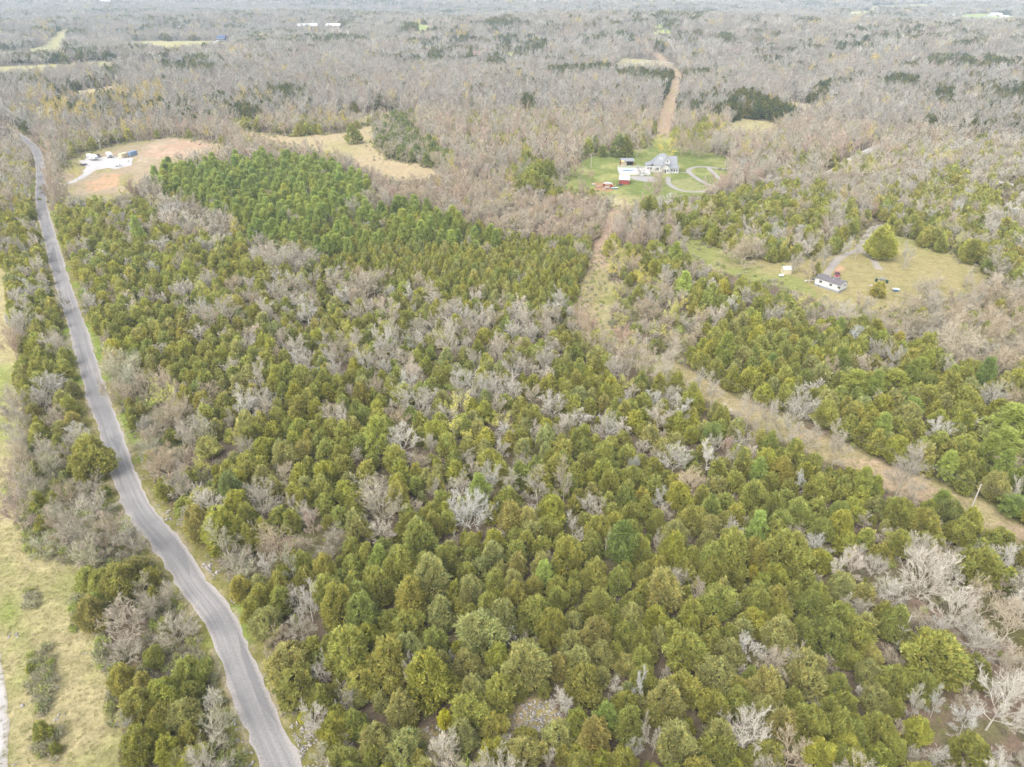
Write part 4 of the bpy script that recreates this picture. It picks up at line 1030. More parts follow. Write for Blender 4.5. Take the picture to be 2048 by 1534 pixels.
YELLOWZ = polyw([(30, 250), (80, 200), (200, 190), (330, 190), (340, 240), (250, 262), (120, 275)])

# near woods: dart throwing
class Hash:
    def __init__(s, c=3.0): s.c = c; s.d = {}
    def ok(s, x, y, r):
        i, j = int(x // s.c), int(y // s.c)
        for a in range(i - 3, i + 4):
            for b in range(j - 3, j + 4):
                for (u, v, q) in s.d.get((a, b), ()):
                    m = (r + q) * .5
                    if (u - x) ** 2 + (v - y) ** 2 < m * m: return False
        return True
    def add(s, x, y, r): s.d.setdefault((int(x // s.c), int(y // s.c)), []).append((x, y, r))

NEAR_R = 600.0
HASH = Hash()
for t in SINGLES: HASH.add(t['x'], t['y'], min(t['W'] * .70, 6.0) if t['kind'] == 'cedar' else min(t['W'] * .78, 5.8))

# candidate points over the visible ground (and a margin beside it)
step = 1.9
gx, gy = np.meshgrid(np.arange(-520, 520, step), np.arange(26, NEAR_R, step))
gx = gx.ravel() + rng.uniform(-.9, .9, gx.size); gy = gy.ravel() + rng.uniform(-.9, .9, gy.size)
k = (np.abs(gx) < gy * .86 * 1.0 + 42) & (np.hypot(gx, gy) < NEAR_R)
gx, gy = gx[k], gy[k]
k = ~clearing(gx, gy, .6)
gx, gy = gx[k], gy[k]
zi = np.full(len(gx), -1)
for n, (nm, P, mix_, sp, hr, bl) in enumerate(ZONES):
    jx = (fbm(gx, gy, 12, 41) - .5) * 9; jy = (fbm(gx, gy, 12, 43) - .5) * 9
    m = (zi < 0) & pip(gx + jx, gy + jy, P)
    zi[m] = n
fcm = np.zeros(len(gx), bool)
for P in FARCEDAR: fcm |= pip(gx, gy, P)
cn = fbm(gx, gy, 70, 51); bn = fbm(gx, gy, 16, 53)
yz = pip(gx, gy, YELLOWZ)
DEF = ('woods', None, (.10, .88, 0, .02, 0), 4.3, (6, 9), 'nnntk')
LOOKS = 'gggggggpppbbbdyyg'
def cedlook(g): return LOOKS[g.integers(len(LOOKS))]
order = rng.permutation(len(gx))
WILD = []
BRUSH = []
for i in order:
    n = zi[i]
    z = ZONES[n] if n >= 0 else DEF
    p = list(z[2])
    if n < 0:
        if fcm[i]: p = [.85, .15, 0, 0, 0]
        elif cn[i] > .62: p = [.38, .6, 0, .02, 0]
        elif cn[i] < .5: p[0] = .03
        if yz[i]: p = [.02, .62, 0, .36, 0]
    elif z[0] in ('main', 'eastband', 'belt', 'eastwood', 'northcedars'):
        q = bn[i]
        if q > .62: p[1] = min(.6, p[1] * 2.6); p[0] = max(.3, 1 - p[1] - p[2] - p[4])
        elif q < .5: p[0] += p[1] * .6; p[1] *= .4
    r = rng.random() * sum(p)
    kind = 'cedar'
    for kk, pr in zip(('cedar', 'bare', 'pine', 'bud', 'brush'), p):
        if r < pr: kind = kk; break
        r -= pr
    u = rng.random()
    d = math.hypot(gx[i], gy[i])
    if kind == 'cedar':
        H = z[4][0] + (z[4][1] - z[4][0]) * u; W = H * rng.uniform(.62, .88) if z[0] != 'plantation' else H * rng.uniform(.46, .60); sp = max(W * .70, z[3] * .7)
    elif kind == 'pine': H = rng.uniform(7, 12.5); W = H * rng.uniform(.42, .5); sp = W * .74
    elif kind in ('bare', 'bud'):
        H = rng.uniform(5.5, 10.0) if n >= 0 else rng.uniform(9, 15); W = H * (rng.uniform(.65, 1.0) if n >= 0 else rng.uniform(.5, .66)); sp = W * .62 if n < 0 else W * .55
        if z[0] in ('fieldbelt', 'greyclump', 'leftfar', 'eastmix'): H *= 1.15; W *= 1.1
    else: H = rng.uniform(.9, 2.2); W = H * 1.3; sp = 1.5
    if not HASH.ok(gx[i], gy[i], sp): continue
    HASH.add(gx[i], gy[i], sp)
    if kind == 'brush':
        BRUSH.append((gx[i], gy[i], H)); continue
    look = cedlook(rng) if kind == 'cedar' else (int(rng.integers(3)) if kind == 'pine' else ('Y' if rng.random() < .5 and n >= 0 else 'y') if kind == 'bud' else z[5][rng.integers(len(z[5]))])
    if z[0] == 'fieldedge' and kind == 'cedar': look = 'D'
    WILD.append(dict(kind=kind, x=float(gx[i]), y=float(gy[i]), W=float(W), H=float(H), look=look, man=0))

# young cedars in the gaps
for i in rng.permutation(len(gx))[:len(gx) // 2]:
    n = zi[i]
    if n < 0 or ZONES[n][0] not in ('main', 'eastband', 'plantation', 'leftstrip', 'baremid', 'eastwood', 'northcedars', 'belt'): continue
    if rng.random() > (.30 if ZONES[n][0] == 'baremid' else .5): continue
    H = rng.uniform(1.8, 4.2); W = H * rng.uniform(.55, .8)
    if not HASH.ok(gx[i], gy[i], W * .6): continue
    HASH.add(gx[i], gy[i], W * .6)
    WILD.append(dict(kind='cedar', x=float(gx[i]), y=float(gy[i]), W=float(W), H=float(H), look=cedlook(rng), man=0))

# ------------------------------------------------------------------ sort the trees into single trees and masses
def in_view(t):
    px, py, dep = w2px(t['x'], t['y'], t['H'] * .55)
    t['px'], t['py'] = float(px), float(py)
    t['area'] = t['W'] * t['H'] * (F / float(dep)) ** 2
    return -12 < px < 2060 and -10 < py < 1560
for t in WILD:
    if t['kind'] == 'bud' and t['y'] < 130: t['kind'] = 'bare'; t['look'] = 'n'
TREES = SINGLES + WILD
LIM = {'cedar': 300, 'bare': 300, 'pine': 300, 'bud': 150, 'snag': 5}
ONE = []; REST = []
for kind, lim in LIM.items():
    T = [t for t in TREES if t['kind'] == kind]
    vis = [t for t in T if in_view(t)]
    ids = set(id(t) for t in vis)
    vis.sort(key=lambda t: -t['area'] * (1.35 if t['man'] else 1))
    ONE += vis[:lim]; REST += vis[lim:] + [t for t in T if id(t) not in ids]

KNAME = {'cedar': 'cedar_tree', 'pine': 'pine_tree', 'bare': 'bare_tree', 'bud': 'budding_tree', 'snag': 'dead_tree'}
PARTN = {'cedar': ('crown', 'trunk'), 'pine': ('crown', 'trunk'), 'bare': ('branches', 'trunk'), 'bud': ('branches', 'trunk'), 'snag': ('branches', 'trunk')}
GROUP = {'cedar': 'cedar trees standing singly in the woods', 'pine': 'pine trees of the planted stand', 'bare': 'leafless trees among the cedars', 'bud': 'budding trees in early leaf'}
def jit(c, s=.07):
    k = 1 + rng.normal(0, s); h = rng.normal(0, s * .4)
    return (c[0] * k * (1 + h), c[1] * k, c[2] * k * (1 - h))
def tint_of(t):
    k, l = t['kind'], t['look']
    if k == 'cedar': return jit(CT[l], .08)
    if k == 'pine': return jit(PT[l], .12)
    return jit(BT[l], .06)

def pick_variant(t):
    if t['kind'] == 'snag': return SNAG
    P = PROTO[t['kind']]
    asp = t['W'] / t['H']
    sc = [abs(math.log((p['ext'][0] / p['ext'][1]) / asp)) + .25 * rng.random() for p in P]
    return P[int(np.argmin(sc))]

for t in ONE:
    p = pick_variant(t); t['proto'] = p
    root = empty(KNAME[t['kind']], (t['x'], t['y'], float(terrain(t['x'], t['y']))), rng.random() * 2 * pi)
    s = t['W'] / p['ext'][0]; sz = t['H'] / p['ext'][1]
    root.scale = (s * rng.uniform(.95, 1.05), s * rng.uniform(.95, 1.05), sz)
    c = mobj(PARTN[t['kind']][0], p['crown'], root); tr = mobj(PARTN[t['kind']][1], p['trunk'], root)
    col = tint_of(t); c['tint'] = [float(v) for v in col]
    if t['kind'] in ('bare', 'bud', 'snag'):
        lm = {'Y': (0.31, .28, .22), 'y': (0.31, .275, .215)}.get(t['look'], tuple(v * 1.06 for v in col))
        tr['tint'] = [float(v) for v in lm]
    t['root'] = root

# ---- labels that single each tree out
def area_of(t):
    x, y = t['x'], t['y']; px, py = t['px'], t['py']
    if pip(np.array([x]), np.array([y]), MEADOW)[0]: return 'on the strip of brush across the grassy meadow'
    if pip(np.array([x]), np.array([y]), HLAWN)[0]: return 'on the green lawn round the white house'
    if pip(np.array([x]), np.array([y]), MLAWN)[0]: return 'on the lawn by the mobile home'
    if pip(np.array([x]), np.array([y]), TANF)[0]: return 'alone in the tan hay field'
    dr = float(dline(np.array([x]), np.array([y]), ROAD)[0])
    j = int(np.argmin([math.hypot(x - a, y - b) for a, b in ROAD])); left = x < ROAD[j][0]
    if y < 420 and left:
        return 'left of the road' + (' near the bottom' if py > 1280 else ' beside the meadow corner' if py > 1110 else ' halfway up' if py > 850 else ' further up')
    if dr < 15 and y < 380:
        return 'close right of the road' + (' at the bottom' if py > 1330 else ' low down' if py > 1080 else ' halfway up' if py > 800 else ' far up')
    if y > 420: return ('far off left of the pines' if px < 300 else 'far off beyond the pines' if px < 800 else 'far off in mid view' if px < 1250 else 'far off right of the house')
    d2 = float(dline(np.array([x]), np.array([y]), ROW1)[0])
    row_side = None
    if d2 < 14: return 'beside the power line cut' + (' near the pole' if px > 1750 else ' midway' if px > 1350 else ' at its bend')
    v = 'at the bottom edge' if py > 1450 else 'in the bottom woods' if py > 1330 else 'in the lower woods' if py > 1200 else 'in the central woods' if py > 1080 else 'in the middle woods' if py > 900 else 'in the upper woods' if py > 700 else 'in the distant woods'
    h = 'near the road' if px < 700 else 'left of centre' if px < 900 else 'at centre' if px < 1110 else 'right of centre' if px < 1330 else 'well to the right' if px < 1600 else 'toward the right edge' if px < 1830 else 'by the right edge'
    return v + ' ' + h
ORD = ['', 'second', 'third', 'fourth', 'fifth', 'sixth', 'seventh', 'eighth', 'ninth', 'tenth', 'eleventh', 'twelfth', 'thirteenth', 'fourteenth', 'fifteenth', 'sixteenth', 'seventeenth', 'eighteenth', 'nineteenth', 'twentieth']
def ordn(i):
    if i < len(ORD): return ORD[i]
    n = i + 1; tens = {2: 'twenty', 3: 'thirty', 4: 'forty', 5: 'fifty', 6: 'sixty', 7: 'seventy', 8: 'eighty', 9: 'ninety'}
    ones = ['', 'first', 'second', 'third', 'fourth', 'fifth', 'sixth', 'seventh', 'eighth', 'ninth']
    if n >= 100: return 'hundred and ' + (ordn(n - 101) if n > 101 else 'first')
    return tens[n // 10] + ('-' + ones[n % 10] if n % 10 else 'th') if n % 10 else tens[n // 10][:-1] + 'ieth'
buckets = {}
for t in ONE:
    k = t['kind']
    if k == 'cedar':
        size = 'small ' if t['W'] < 3.0 else 'large ' if t['W'] > 5.0 else ''
        shape = 'pointed ' if t['H'] / t['W'] > 1.55 else 'rounded ' if t['H'] / t['W'] < 1.22 else ''
        s = f"{size}{CW[t['look']]} {shape}cedar"
    elif k == 'pine':
        s = ('short ' if t['H'] < 9.2 else 'tall ' if t['H'] > 10.8 else '') + ('dark green', 'light green', 'blue green')[t['look']] + ' pine'
    elif k == 'snag': s = 'dead whitish tree of few bare forking limbs'
    else:
        size = 'small ' if t['W'] < 3.4 else 'wide ' if t['W'] > 6.2 else ''
        s = f"{size}{BWD[t['look']]} " + ('leafless tree' if k == 'bare' else 'tree')
    if k == 'pine' and not t['man']:
        a = 'in the ' + ('near' if t['y'] < 330 else 'far' if t['y'] > 390 else 'middle') + (' left' if t['px'] < 430 else ' right' if t['px'] > 560 else ' inner') + ' part of the pine stand'
    else: a = area_of(t)
    buckets.setdefault((s, a), []).append(t)
for (s, a), L in buckets.items():
    L.sort(key=lambda t: t['px'])
    for i, t in enumerate(L):
        lab = f"{s} {a}"
        if len(L) > 1: lab += ', leftmost of them' if i == 0 else (', rightmost of them' if i == len(L) - 1 else f", {ordn(i)} from left")
        words = lab.split()
        tag(t['root'], lab if len(words) <= 16 else ' '.join(words[:16]), {'pine': 'pine tree', 'cedar': 'cedar tree', 'bare': 'leafless tree', 'bud': 'budding tree', 'snag': 'dead tree'}[t['kind']], GROUP.get(t['kind']))

# ------------------------------------------------------------------ masses
def mass(name, coll, ext, T, off, n, label, cat):
    pass
CED = [t for t in REST if t['kind'] == 'cedar']; BAR = [t for t in REST if t['kind'] in ('bare', 'bud')]; PIN = [t for t in REST if t['kind'] == 'pine']

# woodland between 600 m and 1000 m: still tree by tree
def jgrid(x0, x1, y0, y1, s):
    a, b = np.meshgrid(np.arange(x0, x1, s), np.arange(y0, y1, s))
    return a.ravel() + rng.uniform(-.45, .45, a.size) * s, b.ravel() + rng.uniform(-.45, .45, a.size) * s
def far_kind(x, y):
    fc = np.zeros(len(x), bool)
    for P in FARCEDAR: fc |= pip(x, y, P)
    c1 = fbm(x, y, 110, 61); c2 = fbm(x, y, 45, 63)
    pc = np.where(fc, .94, np.where(c1 * .6 + c2 * .4 > .56, .45, .055))
    return rng.random(len(x)) < pc
def bare_tint(x, y):
    n = len(x)
    base = np.array([BT['n'], BT['n'], BT['t'], BT['w'], BT['k'], BT['n']])[rng.integers(6, size=n)]
    m = fbm(x, y, 130, 71)
    base = base * (1 - m[:, None] * .5) + m[:, None] * .5 * np.array([0.335, 0.312, 0.268])
    base = base * np.array([.92, .95, .99])
    base *= (1 + rng.normal(0, .13, n))[:, None]
    yz = pip(x, y, YELLOWZ)
    yy = rng.random(n) < np.where(yz, .38, .025)
    base[yy] = np.array([0.50, 0.40, 0.135])
    return base
fx, fy = jgrid(-900, 900, 0, 1000, 5.6)
d = np.hypot(fx, fy)
k = (d >= NEAR_R) & (d < 1000) & (np.abs(fx) < fy * .80 + 40) & ~clearing(fx, fy, 1.5)
fx, fy = fx[k], fy[k]
fced = far_kind(fx, fy)
# far woodland in patches
ux, uy = jgrid(-3600, 3600, 0, 4600, 15.5)
d = np.hypot(ux, uy)
k = (d >= 1000) & (d < 4500) & (np.abs(ux) < uy * .78 + 30)
ux, uy = ux[k], uy[k]; k = ~clearing(ux, uy, 5.0); ux, uy = ux[k], uy[k]
uced = far_kind(ux, uy) & (rng.random(len(ux)) < .9)

def zt(x, y): return terrain(x, y)
# cedars
n1 = len(CED); cx_ = np.array([t['x'] for t in CED]); cy_ = np.array([t['y'] for t in CED])
idx = []; scl = []
for t in CED:
    d = math.hypot(t['x'], t['y'])
    i = int(rng.integers(8)) if d < 380 else 8 + int(rng.integers(5))
    e = EX['cedar'][i]; s = t['W'] / e[0]; idx.append(i); scl.append((s, s, t['H'] / e[1]))
tin = np.array([jit(CT[t['look']], .09) for t in CED])
fi = np.where(fced)[0]
x2, y2 = fx[fi], fy[fi]; i2 = 8 + rng.integers(5, size=len(fi)); s2 = rng.uniform(.85, 1.35, len(fi))
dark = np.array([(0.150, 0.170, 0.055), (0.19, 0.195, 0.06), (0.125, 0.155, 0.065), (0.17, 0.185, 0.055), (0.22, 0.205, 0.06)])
ui = np.where(uced)[0]
x3, y3 = ux[ui], uy[ui]; i3 = 13 + rng.integers(5, size=len(ui)); s3 = rng.uniform(.85, 1.2, len(ui))
X = np.concatenate([cx_, x2, x3]); Y = np.concatenate([cy_, y2, y3])
scl = np.concatenate([np.array(scl), np.column_stack([s2, s2, s2]), np.column_stack([s3, s3, s3])])
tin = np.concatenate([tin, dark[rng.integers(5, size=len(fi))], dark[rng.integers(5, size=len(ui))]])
scatter('cedar_forest', C_CED, np.column_stack([X, Y, zt(X, Y)]), np.concatenate([np.array(idx), i2, i3]), scl, rng.random(len(X)) * 6.28, tin,
        'dense green mass of cedars filling the woods beyond the single front trees', 'cedar forest', .03)
# leafless woodland
idx = []; scl = []
for t in BAR:
    d = math.hypot(t['x'], t['y'])
    i = int(rng.integers(8)) if d < 430 else 8 + int(rng.integers(6))
    e = EX['bare'][i]; s = t['W'] / e[0] * 1.06; idx.append(i); scl.append((s, s, t['H'] / e[1]))
tin = np.array([jit(BT[t['look']], .07) for t in BAR])
bx = np.array([t['x'] for t in BAR]); by = np.array([t['y'] for t in BAR])
fi = np.where(~fced)[0]; x2, y2 = fx[fi], fy[fi]; i2 = 8 + rng.integers(6, size=len(fi)); s2 = rng.uniform(.75, 1.15, len(fi))
ui = np.where(~uced)[0]; x3, y3 = ux[ui], uy[ui]; i3 = 14 + rng.integers(8, size=len(ui)); s3 = rng.uniform(.85, 1.15, len(ui))
X = np.concatenate([bx, x2, x3]); Y = np.concatenate([by, y2, y3])
scl = np.concatenate([np.array(scl), np.column_stack([s2, s2, s2 * rng.uniform(.85, 1.1, len(s2))]), np.column_stack([s3, s3, s3])])
tin = np.concatenate([tin, bare_tint(x2, y2), bare_tint(x3, y3)])
scatter('bare_woodland', C_BAR, np.column_stack([X, Y, zt(X, Y)]), np.concatenate([np.array(idx), i2, i3]), scl, rng.random(len(X)) * 6.28, tin,
        'grey leafless woodland stretching away to the hazy skyline', 'bare woodland', .03)
if PIN:
    idx = rng.integers(4, size=len(PIN)); X = np.array([t['x'] for t in PIN]); Y = np.array([t['y'] for t in PIN])
    scl = np.array([(t['W'] / EX['pine'][i][0],) * 2 + (t['H'] / EX['pine'][i][1],) for t, i in zip(PIN, idx)])
    scatter('pine_woodland', C_PIN, np.column_stack([X, Y, zt(X, Y)]), idx, scl, rng.random(len(X)) * 6.28, np.array([jit(PT[t['look']], .08) for t in PIN]),
            'light green pines mixed thinly among the cedars', 'pine woodland', .03)
# brush: the low thickets, and thin undergrowth on the floor of the near woods
bx = [b[0] for b in BRUSH]; by = [b[1] for b in BRUSH]; bs = [b[2] / 1.3 for b in BRUSH]
qx, qy = jgrid(-260, 300, 30, 330, 2.6)
k = (np.abs(qx) < qy * .8 + 35) & ~clearing(qx, qy, .2) & (rng.random(len(qx)) < .62); qx, qy = qx[k], qy[k]
bx = np.concatenate([bx, qx]); by = np.concatenate([by, qy]); bs = np.concatenate([bs, rng.uniform(.3, .8, len(qx))])
hx_, hy_ = jgrid(20, 60, 140, 290, 1.6)
k = (dline(hx_, hy_, ROW1) < 6) & (hy_ > 185) & (rng.random(len(hx_)) < .5); hx_, hy_ = hx_[k], hy_[k]
bx = np.concatenate([bx, hx_]); by = np.concatenate([by, hy_]); bs = np.concatenate([bs, rng.uniform(.3, .8, len(hx_))])
# ragged edges of the clearings
ex_, ey_ = [], []
for P, n in ((MLAWN, 420), (HLAWN, 260), (TANF, 420), (RVCLR, 300), (TANF2, 120)):
    seg = np.linalg.norm(np.roll(P, -1, 0) - P, axis=1); pr = seg / seg.sum()
    for i in rng.choice(len(P), n, p=pr):
        q = P[i] + (P[(i + 1) % len(P)] - P[i]) * rng.random() + rng.normal(0, 3.4, 2); ex_.append(q[0]); ey_.append(q[1])
bx = np.concatenate([bx, ex_]); by = np.concatenate([by, ey_]); bs = np.concatenate([bs, rng.uniform(.4, 1.3, len(ex_))])
# thicket on the meadow
mx_, my_ = [], []
for (u, v, ru, rv, n) in ((85, 1370, 22, 60, 90), (95, 1490, 26, 30, 40), (60, 1200, 14, 20, 12), (150, 1215, 8, 40, 18), (205, 1300, 10, 40, 20), (225, 1400, 10, 60, 26)):
    for _ in range(n):
        a = px2w(u + rng.normal(0, ru * .5), v + rng.normal(0, rv * .5)); mx_.append(a[0]); my_.append(a[1])
vx, vy = jgrid(-120, 10, 50, 190, 1.35)
LB = [z for z in ZONES if z[0] in ('leftbrush', 'fringe')]
k = (pip(vx, vy, LB[0][1]) | pip(vx, vy, LB[1][1]) | pip(vx, vy, VERGE_L)) & ~pip(vx, vy, MEADOW) & (dline(vx, vy, ROAD) > 4.0) & (fbm(vx, vy, 7, 97) > .40); vx, vy = vx[k], vy[k]
bx = np.concatenate([bx, mx_, vx]); by = np.concatenate([by, my_, vy]); bs = np.concatenate([bs, rng.uniform(.6, 1.1, len(mx_)), rng.uniform(.55, 1.25, len(vx))])
bt = np.array([(0.30, 0.26, 0.21), (0.27, 0.235, 0.19), (0.28, 0.27, 0.12), (0.30, 0.30, 0.115), (0.32, 0.27, 0.235), (0.235, 0.195, 0.155)])[rng.integers(6, size=len(bx))]
scatter('brush', C_BUSH, np.column_stack([bx, by, zt(bx, by)]), rng.integers(6, size=len(bx)), np.array(bs), rng.random(len(bx)) * 6.28, bt * 1.15 * (1 + rng.normal(0, .1, len(bx)))[:, None],
        'tangled grey brown brush and saplings between the trees', 'brush', .1)
# grass tufts on the meadow, verges and cuts
tx, ty = jgrid(-120, 190, 28, 260, .95)
m = pip(tx, ty, MEADOW) | (dline(tx, ty, ROW1) < 6) | ((dline(tx, ty, ROAD) < 5.2) & (dline(tx, ty, ROAD) > 2.9))
for P in CLEAR_S: m |= pip(tx, ty, P)
m &= (np.abs(tx) < ty * .8 + 30) & (rng.random(len(tx)) < .75)
tx, ty = tx[m], ty[m]
gt = np.array([(0.34, 0.29, 0.155), (0.31, 0.275, 0.125), (0.225, 0.245, 0.065), (0.27, 0.26, 0.095), (0.355, 0.30, 0.18)])[np.clip((fbm(tx, ty, 14, 11) * 3 + rng.random(len(tx)) * 3).astype(int), 0, 4)]
scatter('grass', C_TUFT, np.column_stack([tx, ty, zt(tx, ty)]), rng.integers(4, size=len(tx)), rng.uniform(.45, 1.0, len(tx)), rng.random(len(tx)) * 6.28, gt,
        'dry tan and green grass of the meadow and the verges', 'grass', .1)
# pale limestone rubble along the road and on the bare patches
RX, RY = [], []
for _ in range(520):
    i = rng.integers(0, 9); t_ = rng.random(); a = np.array(ROAD[i]); b = np.array(ROAD[i + 1])
    q = a + (b - a) * t_; dirn = (b - a) / np.linalg.norm(b - a); nrm = np.array([dirn[1], -dirn[0]])
    if nrm[0] < 0: nrm = -nrm
    side = 1 if rng.random() < .8 else -1
    if vnoise(q[0], q[1], 5, 91) < .5: continue
    q = q + nrm * side * (3.3 + abs(rng.normal(0, .9))); RX.append(q[0]); RY.append(q[1])
for P, n in ((CLEAR_S[0], 170), (CLEAR_S[1], 40), (CLEAR_S[2], 50)):
    lo = P.min(0); hi = P.max(0)
    q = rng.uniform(lo, hi, (n * 3, 2)); q = q[pip(q[:, 0], q[:, 1], P)][:n]
    if P is CLEAR_S[0]: q = q[fbm(q[:, 0], q[:, 1], 2.5, 93) > .42]
    RX += list(q[:, 0]); RY += list(q[:, 1])
for (u, v) in ((18, 1270), (17, 1274), (33, 1271), (69, 1269), (168, 1309), (43, 1413), (20, 1423), (127, 1432), (115, 1436), (122, 1453), (30, 1527), (8, 1130), (14, 1143), (2, 940), (5, 950), (10, 870)):
    a = px2w(u, v); RX.append(a[0]); RY.append(a[1])
RX = np.array(RX); RY = np.array(RY)
scatter('rubble', C_ROCK, np.column_stack([RX, RY, zt(RX, RY)]), rng.integers(5, size=len(RX)), rng.uniform(.25, .75, len(RX)), rng.random(len(RX)) * 6.28,
        np.array([0.33, 0.305, 0.285]) * rng.uniform(.8, 1.15, len(RX))[:, None], 'pale limestone rubble scattered along the verge and bare ground', 'rubble', .2)
print('TREES', {k: sum(1 for t in ONE if t['kind'] == k) for k in LIM}, 'rest', len(CED), len(BAR), len(PIN), 'far', len(fx), len(ux), 'brush', len(bx), 'grass', len(tx), 'rubble', len(RX))

# ------------------------------------------------------------------ buildings, vehicles, poles
M['white'] = plain('white_siding', (0.50, 0.495, 0.485), .7, .06, .8)
M['trim'] = plain('white_trim', (0.54, 0.54, 0.535), .6, .04)
M['shingle'] = plain('grey_shingles', (0.20, 0.21, 0.225), .9, .2, 2.5)
M['greyroof'] = plain('weathered_roof', (0.115, 0.105, 0.11), .9, .25, 1.2)
M['tin'] = plain('white_tin', (0.42, 0.40, 0.39), .5, .12, .7)
M['rust'] = plain('rusty_tin', (0.32, 0.20, 0.15), .8, .25, .8)
M['red'] = plain('red_boards', (0.26, 0.045, 0.034), .8, .2, 1.2)
M['tanwood'] = plain('tan_boards', (0.42, 0.36, 0.28), .85, .12)
M['glass'] = plain('dark_glass', (0.025, 0.03, 0.035), .15, .05)
M['dark'] = plain('dark_parts_and_shade', (0.03, 0.03, 0.032), .8, .1)  # dark doors, seats and pallets; also the shade painted into open fronts
M['black'] = plain('black_rubber', (0.025, 0.025, 0.025), .8, .1)
M['skirt'] = plain('grey_skirting', (0.22, 0.235, 0.25), .8, .1)
M['cream'] = plain('cream_steel', (0.50, 0.44, 0.30), .6, .08)
M['blue'] = plain('blue_steel', (0.17, 0.25, 0.37), .6, .12)
M['navy'] = plain('navy_siding', (0.045, 0.085, 0.17), .7, .1)
M['pinkroof'] = plain('red_shingles', (0.42, 0.165, 0.125), .85, .12)
M['beige'] = plain('beige_siding', (0.42, 0.35, 0.29), .8, .08)
M['pool'] = plain('pool_water', (0.05, 0.19, 0.36), .1, .08, .6)
M['teal'] = plain('teal_hull', (0.06, 0.22, 0.22), .4, .1)
M['pale'] = plain('pale_gelcoat', (0.55, 0.62, 0.60), .4, .06)
M['redpaint'] = plain('red_car_paint', (0.22, 0.035, 0.05), .3, .05)
M['darkpaint'] = plain('dark_grey_paint', (0.06, 0.065, 0.08), .3, .05)
M['whitepaint'] = plain('white_paint', (0.60, 0.60, 0.60), .35, .04)
M['grey'] = plain('grey_decal', (0.22, 0.23, 0.25), .5, .05)
M['steel'] = plain('dull_steel', (0.30, 0.31, 0.33), .5, .1)
M['pole'] = plain('weathered_pole', (0.42, 0.38, 0.34), .9, .15, 2)
M['stone'] = plain('terrace_stone', (0.26, 0.25, 0.235), .9, .18, .7)
M['bluepaint'] = plain('blue_paint', (0.06, 0.16, 0.33), .5, .08)
M['greenplastic'] = plain('dark_green_plastic', (0.02, 0.06, 0.045), .5, .1)
M['yellow'] = plain('yellow_plastic', (0.62, 0.50, 0.05), .5, .05)

def gz(x, y): return float(terrain(x, y))
def place(px, py): x, y = px2w(px, py); return (x, y, gz(x, y))
def heading(p, q):
    """yaw that turns +X along the ground line seen from pixel p to pixel q; and its length"""
    a = px2w(*p); b = px2w(*q)
    return math.atan2(b[1] - a[1], b[0] - a[0]), math.hypot(b[0] - a[0], b[1] - a[1])
def part(name, mb, m, parent, label=None, bevel=0):
    o = mb.build(name, m, parent, bevel)
    if label: o['label'] = label
    return o
def gable(L, W, H, R, over=.35, th=.14, axis='x'):
    """walls with gables and a pitched roof, ridge along x; footprint L x W centred on the origin"""
    w_ = MB(); w_.prism([(-W / 2, 0), (W / 2, 0), (W / 2, H), (0, R - .1), (-W / 2, H)], -L / 2, L / 2, 0, 'x')
    r_ = MB(); s = (R - H) / (W / 2); y0 = W / 2 + over; z0 = R - s * y0
    for sg in (-1, 1):
        r_.slab([(-L / 2 - over, 0, R + .02), (-L / 2 - over, sg * y0, z0 + .02), (L / 2 + over, sg * y0, z0 + .02), (L / 2 + over, 0, R + .02)][::sg], th)
    return w_, r_
def window(parent, x, y, z, ww, hh, axis):
    """a framed window on the face y (axis 'y') or x (axis 'x'); the pane is its sub-part"""
    f = MB(); g = MB(); t = .06
    def bx(m, a0, a1, z0, z1, d0, d1):
        if axis[0] == 'y': m.box(a0, min(d0, d1), z0, a1, max(d0, d1), z1)
        else: m.box(min(d0, d1), a0, z0, max(d0, d1), a1, z1)
    c, d = (x, y) if axis[0] == 'y' else (y, x)
    sg = -1 if axis[1] == '-' else 1
    e = d + sg * .07
    bx(f, c - ww / 2 - t, c - ww / 2, z, z + hh, d, e); bx(f, c + ww / 2, c + ww / 2 + t, z, z + hh, d, e)
    bx(f, c - ww / 2 - t, c + ww / 2 + t, z - t, z, d, e); bx(f, c - ww / 2 - t, c + ww / 2 + t, z + hh, z + hh + t, d, e)
    bx(f, c - .025, c + .025, z, z + hh, d, d + sg * .05)
    bx(g, c - ww / 2, c + ww / 2, z, z + hh, d, d + sg * .03)
    fo = part('window', f, M['trim'], parent); part('pane', g, M['glass'], fo)
def door(parent, x, y, z, ww, hh, axis, mat, name='door', handle=True):
    m = MB(); sg = -1 if axis[1] == '-' else 1
    if axis[0] == 'y':
        m.box(x - ww / 2, min(y, y + sg * .06), z, x + ww / 2, max(y, y + sg * .06), z + hh)
        h = MB(); h.box(x + ww * .33, min(y + sg * .06, y + sg * .12), z + hh * .45, x + ww * .33 + .06, max(y + sg * .06, y + sg * .12), z + hh * .5)
    else:
        m.box(min(x, x + sg * .06), y - ww / 2, z, max(x, x + sg * .06), y + ww / 2, z + hh)
        h = MB(); h.box(min(x + sg * .06, x + sg * .12), y + ww * .33, z + hh * .45, max(x + sg * .06, x + sg * .12), y + ww * .33 + .06, z + hh * .5)
    d = part(name, m, mat, parent)
    if handle: part('handle', h, M['steel'], d)
    return d

